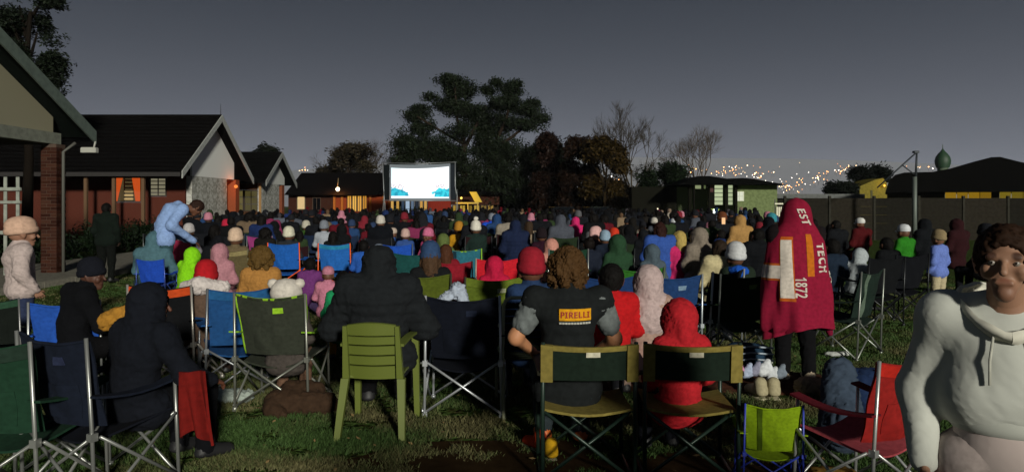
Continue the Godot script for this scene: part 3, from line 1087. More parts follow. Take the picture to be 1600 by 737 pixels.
# ------------------------------------------------------------------ houses: the gable faces +x at `gx`, the ridge runs away along -x
func gabled_house(label: String, gx: float, near: float, far: float, eave: float, apex: float, long: float, wall_near: float, wall_far: float, wall_back: float, hexes: Dictionary) -> Node3D:
	var o := thing("house", label, "house", Vector3.ZERO)
	var mid := (near + far) * 0.5
	var roof := begin()
	var steps := 16
	for side in 2:
		var z0 := -near if side == 0 else -far
		for k in steps:   # courses of tiles, each lapping the one below
			var a := Vector2(lerpf(z0, -mid, float(k) / steps), lerpf(eave, apex, float(k) / steps))
			var b := Vector2(lerpf(z0, -mid, float(k + 1) / steps), lerpf(eave, apex, float(k + 1) / steps))
			var t := 0.11
			if side == 0: hexa(roof, [Vector3(gx - long, a.y, a.x), Vector3(gx, a.y, a.x), Vector3(gx, b.y, b.x), Vector3(gx - long, b.y, b.x), Vector3(gx - long, a.y + t, a.x), Vector3(gx, a.y + t, a.x), Vector3(gx, b.y + t * 0.6, b.x), Vector3(gx - long, b.y + t * 0.6, b.x)])
			else: hexa(roof, [Vector3(gx, a.y, a.x), Vector3(gx - long, a.y, a.x), Vector3(gx - long, b.y, b.x), Vector3(gx, b.y, b.x), Vector3(gx, a.y + t, a.x), Vector3(gx - long, a.y + t, a.x), Vector3(gx - long, b.y + t * 0.6, b.x), Vector3(gx, b.y + t * 0.6, b.x)])
	var r := obj("roof", roof, mat(hexes.roof, 0.9, 0.0, true, 0.6), o)
	var ridge := begin()
	tube(ridge, [Vector3(gx, apex + 0.07, -mid), Vector3(gx - long, apex + 0.07, -mid)], 0.09, 0.09, 8)
	obj("ridge_cap", ridge, mat(hexes.roof, 0.9, 0.0, true, 0.6), r)
	for z0 in [-near, -far]:   # bargeboards on the gable's edge
		var st := begin()
		var n := [Vector3(gx + 0.002, eave - 0.16, z0), Vector3(gx + 0.04, eave - 0.16, z0), Vector3(gx + 0.04, apex - 0.16, -mid), Vector3(gx + 0.002, apex - 0.16, -mid)]
		var up := Vector3(0, 0.3, 0)
		if z0 == -far: n = [n[1], n[0], n[3], n[2]]
		hexa(st, [n[0], n[1], n[2], n[3], n[0] + up, n[1] + up, n[2] + up, n[3] + up])
		obj("bargeboard", st, mat(hexes.barge, 0.6, 0.0, true, 0.8), o)
	var slope := (apex - eave) / (mid - near)
	var wx := gx - 0.5
	var gb := begin()
	prism(gb, [Vector2(wall_near, eave + 0.02), Vector2(wall_far, eave + 0.02), Vector2(wall_far, minf(apex, eave + (far - wall_far) * slope) - 0.03), Vector2(mid, apex - 0.05), Vector2(wall_near, minf(apex, eave + (wall_near - near) * slope) - 0.03)], 0, wx - 0.08, wx)
	obj("gable_board", gb, mat(hexes.gable, 0.8), o)
	box("end_wall", Vector3(wx - 0.25, 0, -wall_back), Vector3(wx - 0.01, eave + 0.018, -wall_near - 0.012), stone_mat(hexes.end), o)
	return o

var stones: NoiseTexture2D
func stone_mat(hex: String) -> StandardMaterial3D:   # rough painted stonework, too far away to tell the stones apart
	if stones == null:
		var n := make_noise(FastNoiseLite.TYPE_CELLULAR, 0.035, 1, 17)
		n.cellular_return_type = FastNoiseLite.RETURN_CELL_VALUE
		stones = noise_tex(n, 256, [Color(0.72, 0.72, 0.7), Color(0.86, 0.86, 0.85), Color(1, 1, 1)])
	var m := StandardMaterial3D.new()
	m.albedo_color = Color(hex)
	m.albedo_texture = stones
	m.uv1_triplanar = true
	m.uv1_world_triplanar = true
	m.uv1_scale = Vector3(0.9, 1.3, 0.9)
	m.roughness = 0.9
	m.metallic_specular = 0.1
	return m

func window(parent: Node3D, at: Vector3, w: float, h: float, facing: float, panes: Vector2i, frame: Material, glass: Material, called := "window") -> Node3D:   # `at` is the lower left corner seen from outside; facing turns +z
	var wn := Node3D.new()
	wn.name = called
	wn.position = at
	wn.rotation.y = facing
	parent.add_child(wn, true)
	var t := 0.05
	var st := begin()
	bx(st, Vector3(0, 0, 0), Vector3(w, t, 0.07))
	bx(st, Vector3(0, h - t, 0), Vector3(w, h, 0.07))
	bx(st, Vector3(0, t, 0), Vector3(t, h - t, 0.068))
	bx(st, Vector3(w - t, t, 0), Vector3(w, h - t, 0.068))
	for k in range(1, panes.x): bx(st, Vector3(w * k / panes.x - 0.018, t, 0.01), Vector3(w * k / panes.x + 0.018, h - t, 0.06))
	for k in range(1, panes.y): bx(st, Vector3(t, h * k / panes.y - 0.016, 0.014), Vector3(w - t, h * k / panes.y + 0.016, 0.056))
	obj("frame", st, frame, wn)
	for i in panes.x:
		for k in panes.y:
			box("pane", Vector3(w * i / panes.x + 0.02, h * k / panes.y + 0.02, 0.02), Vector3(w * (i + 1) / panes.x - 0.02, h * (k + 1) / panes.y - 0.02, 0.026), glass, wn)
	return wn

# ------------------------------------------------------------------ the scene
func _ready() -> void:
	# camera: level, its lens shifted down so that the horizon lies above the middle
	var cam := Camera3D.new()
	cam.name = "camera"
	cam.position = Vector3(0, EYE, 0)
	cam.projection = Camera3D.PROJECTION_FRUSTUM
	cam.near = 0.1
	cam.far = 6000.0
	cam.size = 2.0 * 0.1 * 368.5 / LENS
	cam.frustum_offset = Vector2(0, -0.1 * (368.5 - HORIZON) / LENS)
	add_child(cam)
	cam.current = true
	# night sky with the glow of the town low down
	var env := Environment.new()
	var sky_mat := ProceduralSkyMaterial.new()
	sky_mat.sky_top_color = Color("#1d2530")
	sky_mat.sky_horizon_color = Color("#7f838e")
	sky_mat.sky_curve = 0.095
	sky_mat.ground_horizon_color = Color("#2c2c2e")
	sky_mat.ground_bottom_color = Color("#0c0d0c")
	sky_mat.sun_angle_max = 1.0
	var sky := Sky.new()
	sky.sky_material = sky_mat
	env.background_mode = Environment.BG_SKY
	env.sky = sky
	env.background_energy_multiplier = 1.0
	env.tonemap_mode = Environment.TONE_MAPPER_LINEAR
	env.tonemap_exposure = 1.0
	env.sdfgi_enabled = true
	env.ssao_enabled = true
	env.ssil_enabled = true
	env.fog_enabled = true
	env.fog_density = 0.00012
	env.fog_light_color = Color("#c8ccd4")
	var we := WorldEnvironment.new()
	we.name = "world"
	we.environment = env
	add_child(we)
	var sun := DirectionalLight3D.new()
	sun.name = "low_light"
	sun.light_energy = 1.2
	sun.light_color = COLD
	sun.light_angular_distance = 4.0
	sun.shadow_enabled = true
	sun.rotation_degrees = Vector3(-15.0, 19.0, 0)
	add_child(sun)

	folds.noise_type = FastNoiseLite.TYPE_SIMPLEX
	folds.frequency = 0.5
	folds.seed = 3
	folds2.noise_type = FastNoiseLite.TYPE_SIMPLEX
	folds2.frequency = 0.5
	folds2.seed = 8
	rng.seed = 11
	blotch = noise_tex(make_noise(FastNoiseLite.TYPE_SIMPLEX, 0.012, 5, 2), 512, [Color(0.8, 0.8, 0.8), Color(0.92, 0.92, 0.92), Color(1, 1, 1)])
	weave = noise_tex(make_noise(FastNoiseLite.TYPE_SIMPLEX, 0.16, 3, 5), 512, [], true, 1.2)
	for h in ["#3a2219", "#43281f", "#321c16", "#462d23", "#3c251e"]: brick_mats.append(mat(h, 0.9, 0.0, true, 4.0))

	setting()
	houses()
	far_side()
	screen()
	trees()
	right_side()
	near_chairs_and_people()
	middle_people()
	crowd()
	small_things()
	spectators_behind()

# ------------------------------------------------------------------ ground, path, hill
func setting() -> void:
	var gm := StandardMaterial3D.new()
	gm.albedo_texture = noise_tex(make_noise(FastNoiseLite.TYPE_SIMPLEX, 0.02, 5, 21), 1024, [Color("#221c12"), Color("#3a3b20"), Color("#35451f"), Color("#41552a"), Color("#4c5a30")])
	gm.normal_enabled = true
	gm.normal_texture = noise_tex(make_noise(FastNoiseLite.TYPE_SIMPLEX, 0.05, 4, 9), 512, [], true, 8.0)
	gm.uv1_triplanar = true
	gm.uv1_world_triplanar = true
	gm.uv1_scale = Vector3.ONE * 0.35
	gm.roughness = 1.0
	gm.metallic_specular = 0.1
	var st := begin()
	for x in range(-12, 12):
		for z in range(-22, 4):
			quad(st, Vector3(x * 200, 0, z * 200 + 200), Vector3(x * 200 + 200, 0, z * 200 + 200), Vector3(x * 200 + 200, 0, z * 200), Vector3(x * 200, 0, z * 200))
	struct("ground", st, gm)
	# worn earth in the middle of the foreground
	var em := mat("#3a2c1c", 1.0, 0.0, true, 1.2)
	st = begin()
	var c := Vector3(0.35, 0.005, -4.35)
	var ring := []
	for k in 40:
		var a := TAU * k / 40
		ring.append(c + Vector3(cos(a) * (1.5 + 0.25 * sin(a * 3.0 + 1.0) + 0.1 * sin(a * 7.0)), 0, -sin(a) * (0.55 + 0.1 * sin(a * 4.0) + 0.05 * sin(a * 9.0))))
	for k in 40: quad(st, c + Vector3(0, 0.012, 0), ring[k], ring[(k + 1) % 40], ring[(k + 1) % 40])
	struct("bare_earth", st, em)
	# concrete walk with its kerb along the classrooms
	var cm := mat("#7d7a70", 0.9, 0.0, true, 0.9)
	st = begin()
	for k in 26: bx(st, Vector3(-12.4, 0, -9.0 - k * 2.0 - 1.985), Vector3(-9.12, 0.06, -9.0 - k * 2.0))
	struct("walkway", st, cm)
	st = begin()
	for k in 52: bx(st, Vector3(-9.11, 0, -9.0 - k - 0.985), Vector3(-8.97, 0.11, -9.0 - k))
	struct("kerb", st, mat("#8a867a", 0.9, 0.0, true, 1.3))
	# lawn: blades gathered in tufts, thick near the camera
	var tuft := begin()
	var r := RandomNumberGenerator.new()
	r.seed = 4
	tuft.set_smooth_group(-1)
	for k in 11:
		var p := Vector3(r.randf_range(-0.05, 0.05), -0.004, r.randf_range(-0.05, 0.05))
		var a := r.randf_range(0, TAU)
		var w := Vector3(cos(a), 0, sin(a)) * 0.0035
		var lean := Vector3(r.randf_range(-1, 1), 0, r.randf_range(-1, 1)) * 0.024
		var h := r.randf_range(0.016, 0.04)
		var m1 := p + lean * 0.4 + Vector3(0, h * 0.6, 0)
		quad(tuft, p - w, p + w, m1 + w * 0.7, m1 - w * 0.7)
		quad(tuft, m1 - w * 0.7, m1 + w * 0.7, p + lean + Vector3(0, h, 0), p + lean + Vector3(0, h, 0))
	tuft.generate_normals()
	var at := []
	var thin := make_noise(FastNoiseLite.TYPE_SIMPLEX, 0.55, 3, 77)
	var earth := make_noise(FastNoiseLite.TYPE_SIMPLEX, 0.35, 2, 6)
	for band in [[2.9, 5.2, 30000], [5.2, 8.5, 26000], [8.5, 16.0, 18000]]:
		for k in band[2]:
			var d := r.randf_range(band[0], band[1])
			var x := r.randf_range(-0.76, 0.76) * d
			if x < -8.9: continue
			var bare: float = 1.0 - clampf((pow((x - 0.35) / 1.6, 2.0) + pow((d - 4.35) / 0.6, 2.0)), 0.0, 1.0)
			if thin.get_noise_2d(x * 3.0, d * 3.0) < -0.28 + bare * 0.7 + 0.15 * earth.get_noise_2d(x, d): continue
			at.append(Vector3(x, 0, -d))
	var gr := StandardMaterial3D.new()
	gr.albedo_color = Color.WHITE
	gr.vertex_color_use_as_albedo = true
	gr.roughness = 0.7
	gr.metallic_specular = 0.2
	gr.cull_mode = BaseMaterial3D.CULL_DISABLED
	var mm := MultiMesh.new()
	mm.transform_format = MultiMesh.TRANSFORM_3D
	mm.use_colors = true
	mm.mesh = tuft.commit()
	mm.instance_count = at.size()
	for k in at.size():
		mm.set_instance_transform(k, Transform3D(Basis(Vector3.UP, r.randf_range(0, TAU)) * r.randf_range(0.7, 1.35), at[k]))
		var dry := clampf(0.38 + 1.1 * earth.get_noise_2d(at[k].x * 1.7, at[k].z * 1.7) + r.randf_range(-0.3, 0.3), 0.0, 1.0)
		var g := Color(0.042, 0.078, 0.022).lerp(Color(0.1, 0.092, 0.042), dry) * r.randf_range(0.7, 1.3)
		g.a = 1.0
		mm.set_instance_color(k, g)
	var lawn := MultiMeshInstance3D.new()
	lawn.name = "grass"
	lawn.multimesh = mm
	lawn.material_override = gr
	add_child(lawn)
	tag(lawn, "short patchy lawn grass growing under the chairs and people", "grass", "", "stuff")
	# far hillside with the town's lamps
	var rise := func(x: float, z: float) -> float:
		var d := clampf((-z - 700.0) / 800.0, 0.0, 1.0)
		var n := sin(x * 0.0016 + 0.4) * 9.0 + sin(x * 0.0047 + 2.0) * 5.0
		var fall := 1.0 - 0.55 * smoothstep(500.0, 1500.0, x) - 0.3 * smoothstep(200.0, -900.0, x)
		return (96.0 * d * fall + n * d) * (1.0 if d < 1.0 else 1.0)
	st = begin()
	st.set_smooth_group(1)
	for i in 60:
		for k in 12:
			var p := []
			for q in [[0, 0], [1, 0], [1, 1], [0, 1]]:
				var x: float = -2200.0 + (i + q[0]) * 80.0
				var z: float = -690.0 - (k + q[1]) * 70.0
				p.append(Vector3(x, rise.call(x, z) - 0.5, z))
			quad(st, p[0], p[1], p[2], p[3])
	struct("hill", st, mat("#a4a7b0", 1.0))  # paler than real ground: distant haze is put into the colour
	r.seed = 99
	var lamp_mesh := begin()
	lathe(lamp_mesh, [Vector2(0, -1.0), Vector2(0.8, -0.6), Vector2(1.0, 0.0), Vector2(0.8, 0.6), Vector2(0, 1.0)], 8)
	lamp_mesh.generate_normals()
	var pole := begin()
	tube(pole, [Vector3(0, -7, 0), Vector3(0, -1, 0)], 0.12, 0.1, 5)
	pole.generate_normals()
	var lm := lamp_mesh.commit()
	var pm := pole.commit()
	var kinds := [["#ffa860", "orange"], ["#ffb060", "amber"], ["#ffd9a0", "warm white"], ["#fff4e4", "white"]]
	# clusters: x, y of the photograph, spread, how many
	for cl in [[1085, 264, 16, 4, 6], [1120, 268, 26, 6, 16], [1150, 270, 22, 6, 14], [1165, 262, 25, 3, 8], [1190, 276, 22, 7, 20], [1228, 292, 18, 7, 22], [1250, 288, 14, 8, 12], [1282, 276, 16, 7, 18], [1312, 268, 26, 4, 16], [1325, 262, 18, 5, 9], [1352, 272, 18, 6, 8], [1232, 270, 30, 9, 7], [1450, 262, 18, 2, 6], [1418, 261, 3, 1, 1], [970, 281, 16, 6, 12], [475, 265, 18, 3, 8], [560, 270, 20, 4, 4]]:
		for k in cl[4]:
			var x: float = cl[0] + r.randfn() * cl[2] * 0.6
			var y: float = cl[1] + r.randfn() * cl[3] * 0.7
			var z := -760.0
			while z > -1500.0 and rise.call(bearing(x, -z), z) + 7.0 < level(y, -z): z -= 10.0
			var d := -z
			var at2 := Vector3(bearing(x, d), rise.call(bearing(x, d), z) + 7.0, z)
			var kind: Array = kinds[mini(3, int(absf(r.randfn()) * 2.6))]
			var o := thing("street_lamp", "tiny %s street lamp on the far hillside" % kind[1], "street lamp", at2, 0.0, "%s street lamps on the far hillside" % kind[1])
			var s := d / 1142.0 * r.randf_range(0.36, 0.74)
			put("lamp_globe", lm, glow(kind[0], r.randf_range(2.5, 8.0) if r.randf() > 0.2 else 14.0), o).scale = Vector3.ONE * s
			put("pole", pm, mat("#333333", 0.8), o)

# ------------------------------------------------------------------ the classrooms on the left
func houses() -> void:
	var pale := mat("#8f948a", 0.7, 0.0, true, 0.8)
	var brown := mat("#4a2b22", 0.95, 0.0, true, 2.2)
	var dark_wood := mat("#2b2019", 0.8)
	var black_glass := mat("#06080a", 0.08)
	# nearest: its gable end rises out of the picture
	var a := gabled_house("nearest classroom block with pale gable and brick veranda pillar, cut off by the left edge", -10.0, 7.3, 17.5, 3.31, 5.95, 9.0, 8.2, 16.7, 9.5, {"roof": "#1c221f", "barge": "#5d6a62", "gable": "#85816b", "end": "#5a3428"})
	box("ceiling", Vector3(-18.5, 3.1, -17.1), Vector3(-10.6, 3.2, -7.6), mat("#3d3f3a", 0.9), a)
	box("veranda_beam", Vector3(-10.62, 3.08, -16.9), Vector3(-10.44, 3.34, -9.6), mat("#787c70", 0.8, 0.0, true, 0.8), a)
	box("back_wall", Vector3(-18.0, 0, -17.0), Vector3(-14.2, 3.09, -16.8), brown, a)
	box("inner_wall", Vector3(-14.3, 0, -16.79), Vector3(-14.05, 3.09, -9.6), brown, a)
	window(a, Vector3(-14.04, 1.1, -13.2), 1.6, 1.3, PI / 2, Vector2i(3, 2), pale, glow("#4a5a18", 0.12))  # panes glow dim green in place of a reflection
	var pil := Node3D.new()
	pil.name = "pillar"
	a.add_child(pil)
	brick_pillar(pil, Vector3(-10.66, 0.0, -16.86), Vector3(-10.3, 3.07, -16.5), mat("#4d4038", 1.0))
	var st := begin()
	tube(st, [Vector3(-10.24, 0, -16.66), Vector3(-10.24, 2.9, -16.66), Vector3(-10.05, 3.12, -16.8)], 0.035, 0.035, 8)
	obj("drainpipe", st, mat("#4a4a44", 0.7), a)
	var screen_parts := [[Vector3(-12.9, 2.0, -15.9), Vector3(-10.68, 2.07, -15.85)], [Vector3(-12.9, 1.72, -15.9), Vector3(-10.68, 1.78, -15.85)], [Vector3(-12.9, 1.05, -15.9), Vector3(-10.68, 1.13, -15.85)]]
	for p in screen_parts: box("rail", p[0], p[1], pale, a)
	for x in [-10.78, -11.05, -12.2]: box("rail_post", Vector3(x - 0.035, 0.06, -15.93), Vector3(x + 0.035, 2.3, -15.91), pale, a)
	var fl := begin()
	rounded_box(fl, Vector3(-9.98, 2.9, -17.0), Vector3(-9.62, 3.02, -16.85), 0.02)
	tube(fl, [Vector3(-9.7, 2.98, -16.92), Vector3(-9.66, 3.16, -16.92)], 0.02)
	obj("floodlight", fl, mat("#9a9a92", 0.5), a)
	a.position.y = -0.1
	# second: long side towards the camera, white gable, painted stone end wall
	var b := gabled_house("brick classroom block with white gable, grey painted end wall and orange lit curtain", -13.4, 29.6, 37.8, 3.08, 5.85, 14.0, 31.7, 36.5, 35.6, {"roof": "#0d0c0c", "barge": "#a7aaa6", "gable": "#d6d8d4", "end": "#b4b4ae"})
	var wz := -31.6
	var red := mat("#552e25", 0.95, 0.0, true, 2.4)
	var ww := begin()
	bx(ww, Vector3(-26.0, 0, wz - 0.25), Vector3(-17.25, 3.05, wz))
	bx(ww, Vector3(-17.25, 0, wz - 0.25), Vector3(-16.0, 1.95, wz))
	bx(ww, Vector3(-16.0, 0, wz - 0.25), Vector3(-15.75, 3.05, wz))
	bx(ww, Vector3(-15.75, 0, wz - 0.25), Vector3(-14.95, 2.2, wz))
	bx(ww, Vector3(-14.95, 0, wz - 0.25), Vector3(-14.16, 3.05, wz))
	obj("long_wall", ww, red, b)
	window(b, Vector3(-17.2, 1.96, wz - 0.1), 1.15, 1.08, 0.0, Vector2i(3, 1), dark_wood, glow("#6a5a3a", 0.45))
	for s in 2:   # orange curtains drawn back at both sides of the lit window
		var g := []
		for i in 5:
			var row := []
			for k in 9:
				var u := k / 8.0
				row.append(Vector3((-17.16 + u * (0.33 - 0.06 * i)) if s == 0 else (-16.44 + 0.04 * i + u * (0.36 - 0.04 * i)), 3.0 - i * 0.25, wz + 0.03 + 0.02 * sin(u * 20.0)))
			g.append(row)
		g.reverse()
		put("curtain", one_sheet(g, 0.01), glow("#ee6024", 0.6), b)
	for k in 6: box("blind", Vector3(-16.8, 2.06 + k * 0.16, wz - 0.02), Vector3(-16.4, 2.14 + k * 0.16, wz + 0.0), mat("#b59a6a", 0.8), b)
	window(b, Vector3(-15.72, 2.21, wz - 0.1), 0.74, 0.82, 0.0, Vector2i(2, 5), dark_wood, glow("#b8b090", 0.4))
	for x in [-18.9, -17.45, -16.3, -15.1]: box("veranda_post", Vector3(x - 0.06, 0, -29.95), Vector3(x + 0.06, 3.05, -29.83), mat("#5e4a38", 0.85), b)
	box("dwarf_wall", Vector3(-24.0, 0, -30.2), Vector3(-14.2, 0.75, -30.0), red, b)
	box("eave_board", Vector3(-27.3, 3.0, -29.62), Vector3(-13.45, 3.17, -29.58), mat("#1e1b1a", 0.8), b)
	var p2 := Node3D.new()
	p2.name = "pillar"
	b.add_child(p2)
	box("brick_shaft", Vector3(-14.3, 0, -37.1), Vector3(-13.86, 3.1, -36.6), mat("#8a4a30", 0.9, 0.0, true, 2.4), p2)
	var lamp := begin()
	lathe(lamp, [Vector2(0, -0.09), Vector2(0.07, -0.06), Vector2(0.09, 0), Vector2(0.07, 0.06), Vector2(0, 0.08)], 12, Vector3(-13.62, 2.75, -36.0))
	obj("wall_lamp", lamp, glow("#ff8a3a", 1.2), b)
	omni("veranda_light", Vector3(-13.62, 2.5, -36.0), "#ff8038", 0.4, 0.09)
	var fin := begin()
	tube(fin, [Vector3(-13.45, 5.9, -33.7), Vector3(-13.45, 6.5, -33.7)], 0.02, 0.008, 5)
	obj("finial", fin, mat("#222222", 0.7), b)
	b.position.y = -0.25
	# third, smaller
	var c := gabled_house("smaller far classroom block with white gable end and brick corner pier", -13.4, 39.7, 45.4, 3.1, 4.85, 9.0, 40.6, 44.6, 43.6, {"roof": "#0b0b0b", "barge": "#8e918e", "gable": "#b9bbb7", "end": "#a9aaa6"})
	box("corner_pier", Vector3(-14.2, 0, -44.5), Vector3(-13.88, 3.09, -44.05), mat("#7a4632", 0.9, 0.0, true, 2.4), c)
	var w3 := begin()
	bx(w3, Vector3(-21.0, 0, -40.95), Vector3(-14.16, 1.55, -40.7))
	bx(w3, Vector3(-21.0, 2.75, -40.95), Vector3(-14.16, 3.09, -40.7))
	obj("long_wall", w3, mat("#4a3324", 0.95, 0.0, true, 2.4), c)
	for k in 4: window(c, Vector3(-14.98 - k * 0.8, 1.56, -40.85), 0.78, 1.18, 0.0, Vector2i(2, 3), dark_wood, glow(["#6b6236", "#8a7c46", "#4f4a26", "#5c5630"][k], 0.45))
	box("veranda_post", Vector3(-13.98, 0, -40.4), Vector3(-13.86, 3.08, -40.28), mat("#8a6a40", 0.8), c)
	c.position.y = -0.32
	for h in [[-10.9, 18.5, 29.0, 1.0, "long low clipped hedge beside the walkway in front of the brick classrooms"]]:
		var o := thing("hedge", h[4], "hedge", Vector3(0, 0, 0))
		crown(o, [[Vector3(-12.9, 0.5, -21.0), Vector3(0.6, 0.5, 3.2), 420], [Vector3(-13.0, 0.5, -26.0), Vector3(0.6, 0.55, 3.2), 420]], 0.11, leaf_mat("#1c2a18"), 5)

func omni(called: String, at: Vector3, hex: String, energy: float, size := 0.1) -> void:
	var l := OmniLight3D.new()
	l.name = called
	l.position = at
	l.light_color = Color(hex)
	l.light_energy = energy
	l.omni_range = 25.0
	l.omni_attenuation = 2.0
	l.light_size = size
	l.shadow_enabled = true
	add_child(l, true)

# ------------------------------------------------------------------ the long brick block behind the screen
func far_side() -> void:
	var o := thing("school_hall", "long low orange brick block behind the screen with glowing curtained windows", "building", Vector3.ZERO)
	var d := 61.0
	var z := -d
	var X := func(x: float) -> float: return bearing(x, d)
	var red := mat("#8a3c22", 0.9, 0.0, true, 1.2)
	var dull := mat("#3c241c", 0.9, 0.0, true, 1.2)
	var frame := mat("#3a2a1c", 0.8)
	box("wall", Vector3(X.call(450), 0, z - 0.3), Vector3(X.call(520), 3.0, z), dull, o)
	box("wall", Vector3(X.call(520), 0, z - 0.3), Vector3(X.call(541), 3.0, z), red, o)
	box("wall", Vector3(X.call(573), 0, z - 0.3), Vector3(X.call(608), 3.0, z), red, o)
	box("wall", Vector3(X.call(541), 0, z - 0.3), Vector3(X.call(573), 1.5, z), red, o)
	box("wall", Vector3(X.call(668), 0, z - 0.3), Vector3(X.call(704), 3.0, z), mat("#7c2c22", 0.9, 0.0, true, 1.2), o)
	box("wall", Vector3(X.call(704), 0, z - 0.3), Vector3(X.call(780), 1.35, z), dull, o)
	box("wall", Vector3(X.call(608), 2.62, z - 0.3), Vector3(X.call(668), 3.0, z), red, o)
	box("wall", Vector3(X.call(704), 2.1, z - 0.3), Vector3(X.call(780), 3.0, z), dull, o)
	var roof := begin()
	prism(roof, [Vector2(60.2, 2.9), Vector2(70.0, 2.9), Vector2(65.2, 4.95)], 0, X.call(448), X.call(592))
	prism(roof, [Vector2(60.4, 2.92), Vector2(69.8, 2.92), Vector2(65.0, 4.55)], 0, X.call(592.3), X.call(800))
	obj("roof", roof, mat("#0c0b0c", 0.9, 0.0, true, 0.6), o)
	window(o, Vector3(X.call(464), 1.7, z), 0.66, 1.1, 0.0, Vector2i(1, 1), mat("#8a8060", 0.7), glow("#e6c48a", 0.85))
	window(o, Vector3(X.call(488), 1.6, z), 0.7, 1.1, 0.0, Vector2i(2, 1), frame, mat("#08090c", 0.1))
	for k in 4: window(o, Vector3(X.call(541.5 + k * 8), 1.52, z - 0.1), 0.4, 1.35, 0.0, Vector2i(2, 1), frame, glow(["#e0a040", "#f2b850", "#e8a844", "#c88a30"][k], 0.9))
	for x in [521, 533, 577, 598, 607]: box("pilaster", Vector3(X.call(x), 0, z + 0.01), Vector3(X.call(x + 3.4), 2.98, z + 0.2), mat("#b0642c", 0.85, 0.0, true, 1.2), o)
	for k in [[609.5, 6, "#e8b860"], [618, 6, "#d8a850"], [626, 6, "#3a4a5e"], [632.5, 8, "#b8d0e8"], [641, 6, "#6c8098"], [648, 6, "#2c3440"], [655, 6, "#e0aa58"], [661.5, 6, "#e8b460"]]:
		window(o, Vector3(X.call(k[0]), 0.9, z - 0.1), k[1] * 0.0534, 1.7, 0.0, Vector2i(1, 2), frame, glow(k[2], 0.7))
	for k in 6: window(o, Vector3(X.call(707 + k * 11), 1.36, z - 0.1), 0.5, 0.72, 0.0, Vector2i(2, 1), frame, glow(["#c8a038", "#e0b848", "#a08030", "#d8b040", "#8a7028", "#b89038"][k], 0.6))
	var lamp := begin()
	lathe(lamp, [Vector2(0, -0.17), Vector2(0.12, -0.12), Vector2(0.17, 0), Vector2(0.12, 0.12), Vector2(0, 0.17)], 14, Vector3(X.call(530), 3.38, -60.4))
	var lo := obj("security_lamp", lamp, glow("#ffeec0", 6.0), o)
	var br := begin()
	tube(br, [Vector3(X.call(530), 3.56, -60.4), Vector3(X.call(530), 4.3, -60.6)], 0.04)
	obj("lamp_bracket", br, mat("#6a5a3a", 0.7), lo)
	omni("security_light", Vector3(X.call(530), 2.89, -60.4), "#ff9a40", 6.0, 0.17)
	o.position.y = -0.49
	# lit lean-to at the right of the screen
	var s := thing("walkway_shelter", "yellow lit walkway shelter beside the right edge of the screen", "shelter", Vector3.ZERO)
	var d2 := 58.0
	var x0 := bearing(712, d2)
	var x1 := bearing(748, d2)
	box("canopy", Vector3(x0, 2.15, -d2 - 1.2), Vector3(x1, 2.27, -d2), mat("#a08a40", 0.8), s)
	for x in [x0 + 0.05, (x0 + x1) * 0.5, x1 - 0.12]: box("post", Vector3(x, 0, -d2 - 0.1), Vector3(x + 0.08, 2.148, -d2 - 0.02), mat("#a08a40", 0.8), s)
	var g := begin()
	hexa(g, [Vector3(x1 - 0.3, 2.28, -d2), Vector3(x1 + 0.25, 2.28, -d2), Vector3(x1 + 0.25, 2.28, -d2 - 1.0), Vector3(x1 - 0.3, 2.28, -d2 - 1.0), Vector3(x1 - 0.75, 3.1, -d2), Vector3(x1 - 0.2, 3.1, -d2), Vector3(x1 - 0.2, 3.1, -d2 - 1.0), Vector3(x1 - 0.75, 3.1, -d2 - 1.0)])
	obj("sloping_panel", g, mat("#b89c30", 0.8), s)
	var bulb := begin()
	lathe(bulb, [Vector2(0, -0.1), Vector2(0.08, -0.05), Vector2(0.09, 0.03), Vector2(0, 0.1)], 12, Vector3(x0 + 0.5, 2.6, -d2 + 0.9))
	obj("lamp", bulb, glow("#ffd860", 2.0), s)
	var arm := begin()
	tube(arm, [Vector3(x0 + 0.5, 2.25, -d2 - 0.05), Vector3(x0 + 0.5, 2.72, -d2 + 0.5), Vector3(x0 + 0.5, 2.7, -d2 + 0.9)], 0.02)
	obj("lamp_arm", arm, mat("#444444", 0.7), s)
	s.position.y = -0.47
	omni("shelter_light", Vector3(x0 + 0.5, 2.13, -d2 + 0.9), "#ffc83c", 1.3, 0.1)
	for c in [[868, 50.0, "black parked car under the big tree", "#0a0b0d"], [922, 49.0, "dark grey parked car under the amber tree", "#15181b"]]:
		parked_car(c[2], ground_at(c[0], c[1]), 0.35, c[3])

